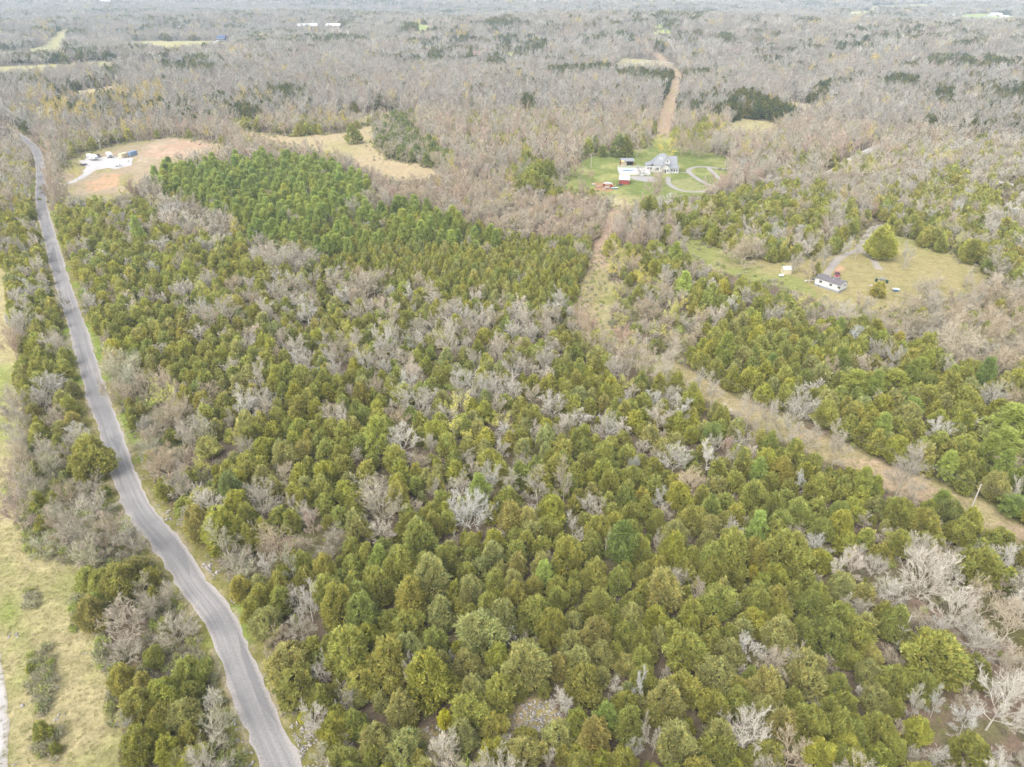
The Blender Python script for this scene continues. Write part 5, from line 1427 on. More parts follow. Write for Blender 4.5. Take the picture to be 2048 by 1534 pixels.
# ---- the white house: steep grey gables, dormers, low wings, chimney
hx, hy, hz0 = place(1321, 341)
house = tag(empty('farmhouse', (hx, hy, hz0), radians(-4)), 'large white house with steep grey roofs, gables and a low right wing', 'house')
w_ = MB()
w_.box(-4.6, -5.2, 0, 4.6, 5.2, 4.6)          # main block
w_.prism([(-3.4, 0), (3.4, 0), (3.4, 5.0), (0, 8.2), (-3.4, 5.0)], 4.62, 8.2, 0, 'x')             # upper right cross wing
w_.box(4.62, -6.4, 0, 9.3, -3.42, 3.1); w_.box(8.22, -3.38, 0, 9.3, 2.6, 3.1)                     # low right wing
w_.box(-8.6, -2.6, 0, -4.62, 4.6, 3.2)                                                            # low left wing
w_.prism([(-.6, 0), (4.2, 0), (4.2, 3.2), (1.8, 5.3), (-.6, 3.2)], -7.4, -5.22, 0, 'y')           # front gabled porch room
part('wall', w_, M['white'], house)
r_ = MB()
r_.add([(-5.4, -5.9, 4.55), (5.3, -5.9, 4.55), (5.3, 5.9, 4.55), (-5.4, 5.9, 4.55), (-.9, 0, 9.75), (1.6, 0, 9.75)], [(0, 1, 5, 4), (2, 3, 4, 5), (1, 2, 5), (3, 0, 4), (3, 2, 1, 0)])
r_.slab([(1.6, 0, 8.36), (8.7, 0, 8.36), (8.7, -4.0, 4.58), (4.2, -4.0, 4.58)], .16)
r_.slab([(8.7, 0, 8.36), (1.6, 0, 8.36), (4.2, 4.0, 4.58), (8.7, 4.0, 4.58)], .16)
r_.slab([(4.2, -6.9, 3.1), (9.9, -6.9, 3.1), (8.3, -3.6, 4.6), (4.6, -3.6, 4.6)], .14)
r_.slab([(9.9, -6.9, 3.1), (9.9, 3.1, 3.1), (8.3, 1.5, 4.5), (8.3, -3.6, 4.6)], .14)
r_.slab([(-4.5, -3.1, 4.75), (-4.5, 5.1, 4.75), (-9.1, 5.1, 3.15), (-9.1, -3.1, 3.15)], .14)
r_.slab([(1.8, -7.9, 5.42), (1.8, -5.0, 5.42), (-1.2, -5.0, 2.95), (-1.2, -7.9, 2.95)], .14)
r_.slab([(1.8, -5.0, 5.42), (1.8, -7.9, 5.42), (4.8, -7.9, 2.95), (4.8, -5.0, 2.95)], .14)
roof = part('roof', r_, M['shingle'], house)
ch = MB(); ch.box(-2.6, 2.0, 6.2, -2.0, 2.6, 8.6); ch.box(-2.7, 1.9, 8.6, -1.9, 2.7, 8.75); part('chimney', ch, M['stone'], roof)
for xx in (-1.6, -.4):
    sk = MB(); sk.slab([(xx, -3.2, 7.05), (xx + .5, -3.2, 7.05), (xx + .5, -2.2, 7.93), (xx, -2.2, 7.93)], .08); part('skylight', sk, M['tin'], roof)
# white front dormer on the right roof slope
dm = MB(); dm.prism([(1.0, 5.2), (4.3, 5.2), (4.3, 6.3), (2.65, 8.5), (1.0, 6.3)], -5.6, -1.5, 0, 'y'); dmo = part('dormer', dm, M['white'], house)
dr = MB(); dr.slab([(2.65, -5.9, 8.66), (2.65, -1.0, 8.66), (.6, -1.0, 5.95), (.6, -5.9, 5.95)], .12); dr.slab([(2.65, -1.0, 8.66), (2.65, -5.9, 8.66), (4.7, -5.9, 5.95), (4.7, -1.0, 5.95)], .12); part('dormer_roof', dr, M['shingle'], dmo)
window(house, 2.65, -5.6, 6.0, .9, 1.1, 'y-')
for x in (-3.4, -2.2): window(house, x, -5.2, 1.2, .9, 1.6, 'y-')
for x in (5.6, 7.0, 8.4): window(house, x, -6.4, 1.0, .9, 1.3, 'y-')
for x in (.4, 3.2): window(house, x, -7.4, 1.0, .8, 1.4, 'y-')
for x in (-7.6, -6.0): window(house, x, -2.6, 1.0, .9, 1.4, 'y-')
window(house, 8.2, -1.5, 5.3, .8, 1.0, 'x+') if False else None
door(house, 1.8, -7.4, .2, 1.0, 2.1, 'y-', M['dark'])
ph = MB()
for x in (4.7, 6.2, 7.7, 9.2): ph.box(x - .08, -7.3, 0, x + .08, -7.14, 2.9)
part('porch_post', ph, M['trim'], house)

# ---- raised white pool deck with its pool, rail and steps
dx, dy, dz = place(1268, 345)
deck = tag(empty('pool_deck', (dx, dy, dz), radians(-2)), 'raised white deck round a blue pool left of the white house', 'pool deck')
d_ = MB(); d_.box(-9.0, -6.0, 0, -7.6, 6.0, 1.3); d_.box(.9, -6.0, 0, 8.6, 6.0, 1.3); d_.box(-7.6, -6.0, 0, .9, -2.4, 1.3); d_.box(-7.6, 2.4, 0, .9, 6.0, 1.3)
part('deck_floor', d_, M['white'], deck)
n = 28; pw = MB(); rim = MB()
ov = [(-3.3 + 3.7 * cos(2 * pi * k / n), 1.9 * sin(2 * pi * k / n)) for k in range(n)]
pw.add([(x, y, 1.22) for x, y in ov], [tuple(range(n))])
out = [(-3.3 + 4.28 * cos(2 * pi * k / n), 2.38 * sin(2 * pi * k / n)) for k in range(n)]
rim.add([(x, y, 1.4) for x, y in ov] + [(x, y, 1.4) for x, y in out] + [(x, y, 1.0) for x, y in ov], [(k, (k + 1) % n, n + (k + 1) % n, n + k) for k in range(n)] + [(2 * n + k, 2 * n + (k + 1) % n, (k + 1) % n, k) for k in range(n)])
cor = MB()
for (x0, y0) in ((-7.6, -2.4), (.9, -2.4), (.9, 2.4), (-7.6, 2.4)):
    cx_c = -3.3; cx2 = x0
    q = [k for k in range(n) if (out[k][0] - cx_c) * (x0 - cx_c) >= -.01 and out[k][1] * y0 >= -.01]
    pts = sorted((out[k] for k in q), key=lambda p: math.atan2(p[1], p[0] - cx_c))
    cor.add([(x0, y0, 1.298)] + [(a, b, 1.298) for a, b in pts], [tuple([0] + list(range(1, len(pts) + 1)))])
part('pool_surround', cor, M['white'], deck)
po = part('pool_rim', rim, M['trim'], deck); part('pool_water', pw, M['pool'], deck)
rl = MB()
for x in np.arange(-8.9, 8.6, 1.3): rl.box(x - .05, 5.85, 1.3, x + .05, 5.95, 2.4)
rl.box(-9, 5.86, 2.28, 8.5, 5.94, 2.4); rl.box(-9, 5.86, 1.75, 8.5, 5.94, 1.85)
for y in np.arange(-5.9, 5.8, 1.3): rl.box(-8.95, y - .05, 1.3, -8.85, y + .05, 2.4)
rl.box(-8.94, -5.9, 2.28, -8.86, 5.84, 2.4)
part('railing', rl, M['trim'], deck)
st = MB()
for k in range(4): st.box(3.0, -6.0 - .35 * (k + 1), 0, 4.6, -6.0 - .35 * k, 1.3 - .3 * (k + 1))
part('steps', st, M['trim'], deck)
# furniture on the deck
tx_, ty_ = dx + 2.6, dy + .2
pg = tag(empty('arched_pergola', (dx + 2.9, dy - .2, dz + 1.3)), 'pale arched pergola frame beside the blue pool', 'pergola')
ar = MB()
for yy in (-.7, .7):
    P = [(1.5 * cos(pi * k / 8), yy, 2.2 * sin(pi * k / 8)) for k in range(9)]
    for a, b in zip(P[:-1], P[1:]): ar.tube(a, b, .07, n=6)
part('arch', ar, M['steel'], pg)
sl_ = MB()
for k in (2, 4, 6): sl_.tube((1.5 * cos(pi * k / 8), -.7, 2.2 * sin(pi * k / 8) + .09), (1.5 * cos(pi * k / 8), .7, 2.2 * sin(pi * k / 8) + .09), .05, n=6)
part('crossbar', sl_, M['steel'], pg)
def deck_chair(x, y, lab, m):
    c = tag(empty('deck_chair', (x, y, dz + 1.3), rng.random() * 6), lab, 'chair', 'chairs along the deck rail')
    s = MB(); s.box(-.3, -.3, .38, .3, .3, .46); part('seat', s, m, c)
    b_ = MB(); b_.hexa([(-.3, .24, .46), (.3, .24, .46), (.3, .3, .46), (-.3, .3, .46), (-.3, .36, 1.0), (.3, .36, 1.0), (.3, .42, 1.0), (-.3, .42, 1.0)]); part('backrest', b_, m, c)
    for sx in (-1, 1):
        for sy in (-1, 1):
            l = MB(); l.box(sx * .27 - .03, sy * .27 - .03, 0, sx * .27 + .03, sy * .27 + .03, .38); part('leg', l, m, c)
for i, x in enumerate((3.4, 4.6, 5.8)): deck_chair(dx + x, dy + 4.9, ('dark deck chair nearest the pool along the back rail', 'dark deck chair between the other two at the back rail', 'dark deck chair nearest the house at the back rail')[i], M['grey'])
te = tag(empty('terrace', place(1292, 357)), 'pale stone terrace in front of the white house', 'terrace')
tm = MB(); tm.add([(x, y, .06) for x, y in ((-9, 1.5), (-7, -3), (-2, -7.5), (4, -8), (6, -3), (5, 4), (-2, 6), (-8, 5))], [tuple(range(8))]); part('paving', tm, M['stone'], te)

# ---- red outbuildings
a, L1 = heading((1240.5, 336), (1266, 336))
x, y, z = place(1254, 331)
sh = tag(empty('open_shed', (x, y, z)), 'red shed with grey roof and a dark open front behind the pool deck', 'shed')
m = MB(); m.box(-3.6, -.05, 0, -3.5, 4.6, 3.0); m.box(3.5, -.05, 0, 3.6, 4.6, 3.0); m.box(-3.5, 4.5, 0, 3.5, 4.6, 3.2); part('wall', m, M['red'], sh)
m = MB(); m.box(-3.5, -.05, 0, -.3, .05, 2.6); m.box(-.3, -.05, 2.2, 3.5, .05, 2.6); part('front_wall', m, M['tanwood'], sh)
m = MB(); m.box(-.3, 1.4, .02, 3.5, 1.5, 2.6); part('painted_interior_shade', m, M['dark'], sh)  # dark sheet set inside the opening, the shed's inner shade as colour
m = MB(); m.hexa([(-3.9, -.8, 2.62), (4.2, -.8, 2.62), (4.2, 2.4, 3.7), (-3.9, 2.4, 3.7), (-3.9, -.8, 2.74), (4.2, -.8, 2.74), (4.2, 2.4, 3.84), (-3.9, 2.4, 3.84)]); m.hexa([(-3.9, 2.42, 3.7), (4.2, 2.42, 3.7), (4.2, 5.0, 3.1), (-3.9, 5.0, 3.1), (-3.9, 2.42, 3.84), (4.2, 2.42, 3.84), (4.2, 5.0, 3.22), (-3.9, 5.0, 3.22)])
part('roof', m, M['shingle'], sh)
x, y, z = place(1247.5, 368)
a, L1 = heading((1237, 368.5), (1253, 371))
bn = tag(empty('red_barn', (x + .5, y + 2.5, z), radians(-8)), 'red barn with a half white half rusty tin roof below the deck', 'barn')
wl, rf = gable(6.4, 7.6, 2.7, 4.1, .3)
m = MB(); m.prism([(-3.8, 0), (3.8, 0), (3.8, 2.7), (0, 4.0), (-3.8, 2.7)], -2.6, 2.6, 0, 'x'); part('wall', m, M['red'], bn)
m = MB(); m.slab([(-2.9, -4.2, 2.62), (2.9, -4.2, 2.62), (2.9, 0, 4.12), (-2.9, 0, 4.12)], .12); part('roof', m, M['tin'], bn, 'white tin front slope of the roof')
m = MB(); m.slab([(-2.9, .01, 4.12), (2.9, .01, 4.12), (2.9, 4.2, 2.62), (-2.9, 4.2, 2.62)], .12); part('roof', m, M['rust'], bn, 'rusty back slope of the roof')
m = MB(); m.box(2.6, -2.6, 0, 2.66, .6, 2.4); part('door', m, M['dark'], bn)
x, y, z = place(1215, 375)
cn_ = tag(empty('carport', (x, y, z), radians(-10)), 'low white roofed carport with red ends beside the teal boat', 'carport'); cn_.scale = (.8, .8, .8)
m = MB(); m.prism([(-3.2, 1.9), (-2.4, 2.5), (0, 2.85), (2.4, 2.5), (3.2, 1.9), (3.2, 2.0), (2.4, 2.62), (0, 2.98), (-2.4, 2.62), (-3.2, 2.0)], -.4, 3.2, 0, 'y'); part('roof', m, M['tin'], cn_)
m = MB(); m.box(-3.1, 0, 0, -1.9, 3.0, 1.88); part('end_wall', m, M['red'], cn_); m = MB(); m.box(1.9, 0, 0, 3.1, 3.0, 1.88); part('end_wall', m, M['red'], cn_)
for x_ in (-1.0, 1.0): m = MB(); m.box(x_ - .06, -.3, 0, x_ + .06, -.18, 2.6); part('post', m, M['tanwood'], cn_)
x, y, z = place(1213, 376.5)
tb = tag(empty('utility_table', (x, y - 1.6, z)), 'pale topped work table in front of the white carport', 'table')
m = MB(); m.box(-1.3, -.7, 1.0, 1.3, .7, 1.1); part('tabletop', m, M['tin'], tb)
for sx in (-1, 1):
    for sy in (-1, 1): m = MB(); m.box(sx * 1.15 - .05, sy * .55 - .05, 0, sx * 1.15 + .05, sy * .55 + .05, 1.0); part('leg', m, M['steel'], tb)
# teal boat
x, y, z = place(1229, 378)
bt = tag(empty('rowing_boat', (x, y, z), radians(3)), 'teal boat with a pale rim lying on the grass', 'boat')
def hull(L_, W_, zb, zt, n=22):
    m = MB(); top = []; bot = []; inn = []
    for k in range(n):
        t = 2 * pi * k / n; ax = cos(t); s = abs(ax) ** 1.0
        top.append((L_ / 2 * ax, W_ / 2 * sin(t) * (1 - .15 * (ax > 0) * ax), zt + .12 * max(0, ax))); bot.append((L_ / 2 * .8 * ax, W_ / 2 * .65 * sin(t), zb)); inn.append((L_ / 2 * .86 * ax, W_ / 2 * .78 * sin(t), zt - .12))
    return top, bot, inn, n
top, bot, inn, n = hull(4.4, 1.9, .0, .62)
m = MB(); m.add(top + bot, [(k, n + k, n + (k + 1) % n, (k + 1) % n) for k in range(n)] + [tuple(range(n, 2 * n))]); part('hull', m, M['teal'], bt)
m = MB(); m.add([(a, b, c + .02) for a, b, c in top] + inn, [(k, (k + 1) % n, n + (k + 1) % n, n + k) for k in range(n)]); part('rim', m, M['pale'], bt)
m = MB(); m.add([(a * .98, b * .98, .18) for a, b, c in inn], [tuple(range(n))]); part('floor', m, M['glass'], bt)
for x_ in (-.7, .5): m = MB(); m.box(x_, -.7, .36, x_ + .3, .7, .42); part('bench', m, M['pale'], bt)
def trailer_flat(name, loc, rz, L_, W_, lab, mat, cat='trailer', deckm=None):
    t = tag(empty(name, loc, rz), lab, cat)
    m = MB(); m.box(-L_ / 2, -W_ / 2, .55, L_ / 2, W_ / 2, .66); part('bed', m, deckm or mat, t)
    m = MB(); m.box(-L_ / 2, -W_ / 2, .66, L_ / 2, -W_ / 2 + .06, .9); m.box(-L_ / 2, W_ / 2 - .06, .66, L_ / 2, W_ / 2, .9); m.box(L_ / 2 - .06, -W_ / 2 + .06, .66, L_ / 2, W_ / 2 - .06, 1.1); part('side_rail', m, mat, t)
    m = MB(); m.hexa([(-L_ / 2 - 1.2, -.06, .5), (-L_ / 2, -.5, .45), (-L_ / 2, -.4, .45), (-L_ / 2 - 1.2, .06, .5), (-L_ / 2 - 1.2, -.06, .6), (-L_ / 2, -.5, .54), (-L_ / 2, -.4, .54), (-L_ / 2 - 1.2, .06, .6)]); m.box(-L_ / 2 - 1.35, -.06, 0, -L_ / 2 - 1.2, .06, .6); part('tow_bar', m, mat, t)
    for s in (-1, 1): wheel(t, .15, s * (W_ / 2 + .12), .34)
    return t
def wheel(t, x, y, r, w_=.22):
    m = MB(); m.tube((x, y - w_ / 2, r), (x, y + w_ / 2, r), r, n=16); o = part('wheel', m, M['black'], t)
    m = MB(); m.tube((x, y - w_ / 2 - .02, r), (x, y + w_ / 2 + .02, r), r * .55, n=12); part('rim', m, M['steel'], o)
p = place(1241, 371.5); trailer_flat('small_trailer', p, radians(10), 2.2, 1.3, 'small black trailer in front of the red barn', M['darkpaint'])
# bits on the red earth yard
for (u, v, lab, mat, nm, s) in ((1187, 369.5, 'white boxy bin on the red earth yard', 'tin', 'storage_bin', .9), (1196, 375.5, 'low pinkish stack of boards on the red earth', 'rust', 'board_stack', 1.6), (1207, 379, 'small white tub at the front of the red earth', 'tin', 'tub', .6)):
    p = place(u, v); o = tag(empty(nm, p, rng.random()), lab, nm.replace('_', ' '))
    m = MB(); m.box(-s, -s * .5, 0, s, s * .5, s * .55); part('body', m, M[mat], o, bevel=.04)
    m = MB(); m.box(-s - .04, -s * .5 - .04, s * .55 + .003, s + .04, s * .5 + .04, s * .55 + .08); part('lid', m, M[mat], o)
p = place(1146, 312.5)
lg = tag(empty('log_pile', p, .1), 'pile of pale sawn logs at the left lawn edge', 'logs')
m = MB()
for k in range(7): m.tube((-2.2 + .2 * (k % 3), -.6 + .4 * k * .5, .22 + .3 * (k > 4)), (1.9 + .5 * (k % 2), -.5 + .4 * k * .5, .22 + .3 * (k > 4)), .2, n=8)
part('log', m, M['pole'], lg)
p = place(1245, 334.5)
um = tag(empty('sun_umbrella', (p[0], p[1], p[2] + 1.3)), 'small yellow umbrella at the corner of the deck', 'umbrella')
m = MB(); m.tube((0, 0, 0), (0, 0, 2.3), .03); part('pole', m, M['steel'], um)
m = MB(); k_ = 8; m.add([(0, 0, 2.6)] + [(1.1 * cos(2 * pi * k / k_), 1.1 * sin(2 * pi * k / k_), 2.1) for k in range(k_)], [(0, 1 + k, 1 + (k + 1) % k_) for k in range(k_)]); part('canopy', m, M['yellow'], um)

# ---- mobile home, shed, pickup and yard things
A_ = px2w(1628, 570.5); B_ = px2w(1676.5, 586.5); C_ = px2w(1694, 576)
ya = math.atan2(B_[1] - A_[1], B_[0] - A_[0]); LL = math.hypot(B_[0] - A_[0], B_[1] - A_[1]); WW = min(max(math.hypot(C_[0] - B_[0], C_[1] - B_[1]), 4.2), 5.2)
nx_, ny_ = -sin(ya), cos(ya)
mx0 = ((A_[0] + B_[0]) / 2 + nx_ * WW / 2, (A_[1] + B_[1]) / 2 + ny_ * WW / 2)
mh_ = tag(empty('mobile_home', (mx0[0], mx0[1], 0), ya), 'long white mobile home with a weathered grey roof and grey skirting', 'mobile home')
m = MB(); m.box(-LL / 2 + .05, -WW / 2 + .05, 0, LL / 2 - .05, WW / 2 - .05, .75); part('skirting', m, M['skirt'], mh_)
m = MB(); m.prism([(-WW / 2, .75), (WW / 2, .75), (WW / 2, 3.1), (0, 3.72), (-WW / 2, 3.1)], -LL / 2, LL / 2, 0, 'x'); part('wall', m, M['white'], mh_)
m = MB()
for sg in (-1, 1): m.slab([(-LL / 2 - .2, 0, 3.86), (-LL / 2 - .2, sg * (WW / 2 + .25), 3.16), (LL / 2 + .2, sg * (WW / 2 + .25), 3.16), (LL / 2 + .2, 0, 3.86)][::sg], .1)
rf = part('roof', m, M['greyroof'], mh_)
for i, (u, v) in enumerate(((-5, -.9), (-1.2, .7), (1.0, -.6), (3.2, .8), (5.4, -.8))):
    m = MB(); zz = 3.86 - abs(v) * .28; m.tube((u, v, zz - .05), (u, v, zz + .35), .14, n=8); part('roof_vent', m, M['tin'], rf)
for u in (-5.6, -2.6, 1.4, 4.6): window(mh_, u, -WW / 2, 1.7, 1.0, .9, 'y-')
window(mh_, LL / 2, .9, 1.8, .9, .8, 'x+')
door(mh_, LL / 2, -.9, .8, .9, 2.0, 'x+', M['trim'])
m = MB(); m.box(-3.4, -WW / 2 + .02, .25, -2.7, -WW / 2 + .045, .6); part('skirting_vent', m, M['dark'], mh_)
x, y, z = place(1574, 548.5)
s2 = tag(empty('garden_shed', (x, y + 1.2, z), radians(4)), 'small cream garden shed with a white roof on the lawn', 'shed')
wl, rf = gable(3.3, 2.6, 2.0, 2.9, .12, .08); part('wall', wl, M['cream'], s2); part('roof', rf, M['whitepaint'], s2)
door(s2, .3, -1.3, .05, 1.3, 1.8, 'y-', M['cream'])
m = MB(); m.box(-1.6, -1.3, -.2, 1.6, 1.3, -.01); part('base', m, M['dark'], s2)
p = place(1562, 554); o = tag(empty('gas_tank', p), 'small white gas tank on the grass by the cream shed', 'tank')
m = MB(); m.tube((-.9, 0, .75), (.9, 0, .75), .42, n=14); part('tank', m, M['whitepaint'], o, bevel=.1)
for s in (-.5, .5): m = MB(); m.box(s - .1, -.3, 0, s + .1, .3, .4); part('leg', m, M['steel'], o)

def pickup(loc, rz, paint, lab, nm='pickup_truck'):
    t = tag(empty(nm, loc, rz), lab, 'pickup truck')
    L_, W_ = 5.4, 1.9
    m = MB(); prof = [(-2.7, .45), (2.7, .45), (2.7, .95), (2.55, 1.08), (1.15, 1.15), (-.95, 1.15), (-.95, .62), (-2.6, .62), (-2.7, .7)]
    m.prism([(-2.7, .42), (2.7, .42), (2.7, .98), (2.5, 1.1), (1.1, 1.16), (-.8, 1.16), (-.8, .66), (-2.7, .66)], -W_ / 2, W_ / 2, 0, 'y')
    m.box(-2.7, -W_ / 2, .66, -.8, -W_ / 2 + .1, 1.14); m.box(-2.7, W_ / 2 - .1, .66, -.8, W_ / 2, 1.14); m.box(-2.7, -W_ / 2 + .1, .66, -2.6, W_ / 2 - .1, 1.14)
    part('body', m, paint, t, bevel=.05)
    m = MB(); zt, zb = 1.82, 1.163
    m.hexa([(-.8, -.9, zb), (1.25, -.9, zb), (1.25, .9, zb), (-.8, .9, zb), (-.6, -.78, zt), (.5, -.78, zt), (.5, .78, zt), (-.6, .78, zt)]); part('cab', m, paint, t, bevel=.05)
    m = MB(); m.hexa([(1.30, -.78, zb + .06), (1.32, -.78, zb + .06), (1.32, .78, zb + .06), (1.30, .78, zb + .06), (.56, -.7, zt - .04), (.6, -.7, zt - .04), (.6, .7, zt - .04), (.56, .7, zt - .04)]); part('windscreen', m, M['glass'], t)
    m = MB(); m.hexa([(-.83, -.74, zb + .1), (-.81, -.74, zb + .1), (-.81, .74, zb + .1), (-.83, .74, zb + .1), (-.65, -.66, zt - .08), (-.63, -.66, zt - .08), (-.63, .66, zt - .08), (-.65, .66, zt - .08)]); part('rear_window', m, M['glass'], t)
    for s in (-1, 1):
        m = MB(); y0, y1 = s * .915, s * .80
        m.add([(-.6, y0, zb + .08), (.95, y0, zb + .08), (.45, y1, zt - .08), (-.5, y1, zt - .08)], [(0, 1, 2, 3)][:: 1]); part('side_window', m, M['glass'], t)
        for xx in (-1.75, 1.75): wheel(t, xx, s * .86, .38, .26)
        m = MB(); m.box(2.69, s * .72 - .16, .74, 2.73, s * .72 + .16, .92); part('headlight', m, M['whitepaint'], t)
    m = MB(); m.box(2.7, -.95, .4, 2.82, .95, .58); part('bumper', m, M['steel'], t)
    return t
p = place(1673.5, 552.5); ra, _ = heading((1673, 556), (1675, 543)); pickup((p[0], p[1], p[2]), ra + pi, M['redpaint'], 'red pickup truck parked behind the mobile home')
for (u, v, lab) in ((1752, 563.5, 'dark green bin standing left of the blue grey table'), (1773, 566.5, 'dark green bin standing right of the blue grey table')):
    p = place(u, v); o = tag(empty('waste_bin', p), lab, 'bin', 'bins by the lawn cedar')
    m = MB(); m.hexa([(-.28, -.28, .06), (.28, -.28, .06), (.28, .28, .06), (-.28, .28, .06), (-.36, -.36, 1.15), (.36, -.36, 1.15), (.36, .36, 1.15), (-.36, .36, 1.15)]); part('body', m, M['greenplastic'], o)
    m = MB(); m.box(-.4, -.4, 1.155, .4, .4, 1.23); part('lid', m, M['greenplastic'], o)
p = place(1764, 560); o = tag(empty('picnic_table', p, .3), 'blue grey picnic table behind the lawn cedar', 'table')
m = MB(); m.box(-1.1, -.4, .74, 1.1, .4, .8); part('tabletop', m, M['skirt'], o)
for s in (-1, 1):
    m = MB(); m.box(-1.1, s * .8 - .14, .42, 1.1, s * .8 + .14, .47); part('bench', m, M['skirt'], o)
    m = MB(); m.box(s * .8 - .05, -.75, 0, s * .8 + .05, .75, .1); m.box(s * .8 - .05, -.05, .1, s * .8 + .05, .05, .74); part('leg', m, M['steel'], o)
p = place(1791, 583); o = tag(empty('fish_cleaning_cart', p, -.25), 'white topped blue cart standing on the lawn', 'cart'); o.name = 'garden_cart'
m = MB(); m.box(-.9, -.45, .35, .9, .45, .95); part('body', m, M['bluepaint'], o); m = MB(); m.box(-1.15, -.6, .953, 1.15, .6, 1.06); part('top', m, M['whitepaint'], o)
for s in (-1, 1): wheel(o, .5, s * .5, .25, .1)
p = place(1745, 573); o = tag(empty('firewood_stack', p, .2), 'low stack of split firewood left of the lawn cedar', 'firewood')
m = MB()
for k in range(10): m.tube((-.9 + .2 * (k % 5) * 1.8, -.4, .14 + .25 * (k // 5)), (-.9 + .2 * (k % 5) * 1.8, .5, .14 + .25 * (k // 5)), .13, n=7)
part('logs', m, M['pole'], o)
p = place(1615, 563); o = tag(empty('garden_bench', p, .1), 'white bench on the grass left of the mobile home', 'bench')
m = MB(); m.box(-1.2, -.25, .42, 1.2, .25, .48); part('seat', m, M['whitepaint'], o)
for s in (-1, 1): m = MB(); m.box(s * .95 - .05, -.22, 0, s * .95 + .05, .22, .42); part('leg', m, M['whitepaint'], o)

# ---- the gravel lot: caravans, containers, vehicles
def caravan(p, q, W_, H_, lab):
    a, L_ = heading(p, q); A = px2w(*p); L_ = min(max(L_, 6.0), 9.6)
    n_ = (-sin(a), cos(a))
    c = (A[0] + cos(a) * L_ / 2 + n_[0] * W_ / 2, A[1] + sin(a) * L_ / 2 + n_[1] * W_ / 2)
    t = tag(empty('caravan', (c[0], c[1], .07), a), lab, 'caravan', 'caravans on the gravel lot')
    m = MB(); h = L_ / 2
    m.prism([(-h, .6), (h - 2.4, .6), (h - 2.2, 1.35), (h, 1.35), (h, 2.3), (h - .5, H_ - .15), (h - .9, H_), (-h + .3, H_), (-h, H_ - .3)], -W_ / 2, W_ / 2, 0, 'y'); part('body', m, M['whitepaint'], t, bevel=.08)
    m = MB()
    for x_ in (-h + 1.2, -h + 3.0, h - 3.4): m.box(x_, -W_ / 2 - .02, 1.6, x_ + .95, -W_ / 2 - .004, 2.2)
    part('window', m, M['glass'], t)
    m = MB(); m.box(-h + .05, -W_ / 2 - .016, .95, h - 2.5, -W_ / 2 - .006, 1.2); m.hexa([(h - 3.2, -W_ / 2 - .016, 1.4), (h - 1.2, -W_ / 2 - .016, 2.3), (h - 1.0, -W_ / 2 - .016, 2.3), (h - 3.0, -W_ / 2 - .016, 1.4), (h - 3.2, -W_ / 2 - .006, 1.4), (h - 1.2, -W_ / 2 - .006, 2.3), (h - 1.0, -W_ / 2 - .006, 2.3), (h - 3.0, -W_ / 2 - .006, 1.4)]); part('decal', m, M['grey'], t)
    m = MB(); m.box(h + .004, -W_ * .36, 1.75, h + .02, W_ * .36, 2.2); part('front_window', m, M['glass'], t)
    m = MB(); m.box(-h + 2.1, -W_ / 2 - .03, .62, -h + 2.75, -W_ / 2 - .005, 2.4); d = part('door', m, M['whitepaint'], t); m = MB(); m.box(-h + 2.6, -W_ / 2 - .07, 1.3, -h + 2.68, -W_ / 2 - .031, 1.5); part('handle', m, M['steel'], d)
    m = MB(); m.box(-1.0, -.4, H_ + .003, -.2, .4, H_ + .28); part('roof_unit', m, M['tin'], t)
    for s in (-1, 1):
        for xx in (-.7, .25): wheel(t, xx, s * (W_ / 2 - .16), .36, .22)
    for xx in (h - .6,):
        m = MB(); m.box(xx - .06, -.9, 0, xx + .06, -.78, 1.34); m.box(xx - .06, .78, 0, xx + .06, .9, 1.34); part('support_leg', m, M['steel'], t)
    return t
caravan((174, 319), (190, 323), 2.5, 3.3, 'larger white caravan beside the dark pickup on the gravel')
caravan((212.8, 314), (218.3, 317.6), 2.4, 3.1, 'smaller white caravan next to the cream container')
p = place(197, 314); a, _ = heading((192, 310.5), (203, 317.5)); pickup((p[0], p[1], .07), a, M['darkpaint'], 'dark grey pickup truck right of the larger caravan')
def container(p, q, L_, mat, lab):
    """p..q: the ground line of the near end"""
    a, W_ = heading(p, q); W_ = 2.5; A = px2w(*p); B = px2w(*q)
    c = ((A[0] + B[0]) / 2, (A[1] + B[1]) / 2)
    t = tag(empty('shipping_container', (c[0], c[1], .07), a), lab, 'container', 'containers on the gravel lot')
    m = MB(); m.box(-W_ / 2, 0, .12, W_ / 2, L_, 2.6)
    for k in range(int(L_ / .45)):
        m.box(-W_ / 2 - .05, .2 + .45 * k, .25, -W_ / 2 - .002, .4 + .45 * k, 2.45); m.box(W_ / 2 + .002, .2 + .45 * k, .25, W_ / 2 + .05, .4 + .45 * k, 2.45)
    part('body', m, mat, t)
    m = MB()
    for x_ in (-W_ / 2, W_ / 2 - .14):
        for y_ in (0, L_ - .14): m.box(x_ - .06, y_ - .06, 0, x_ + .2, y_ + .2, 2.68)
    part('corner_post', m, mat, t)
    for s in (-1, 1):
        m = MB(); m.box(min(s * .03, s * 1.05), -.1, .3, max(s * .03, s * 1.05), -.062, 2.45); d = part('door', m, mat, t)
        m = MB(); m.tube((s * .5, -.13, .3), (s * .5, -.13, 2.45), .025, n=6); part('lock_bar', m, M['steel'], d)
    return t
container((237.5, 316.6), (245, 317.2), 6.0, M['cream'], 'cream shipping container between the caravan and the small red truck')
container((254.5, 313.2), (262.2, 313.8), 6.0, M['blue'], 'blue shipping container at the right end of the gravel lot')
p = place(250, 314.5)
tr_ = tag(empty('tractor', (p[0], p[1], .07), radians(-70)), 'small red tractor with a white canopy between the two containers', 'tractor')
m = MB(); m.box(.1, -.35, .6, 1.5, .35, 1.15); part('bonnet', m, M['redpaint'], tr_, bevel=.06)
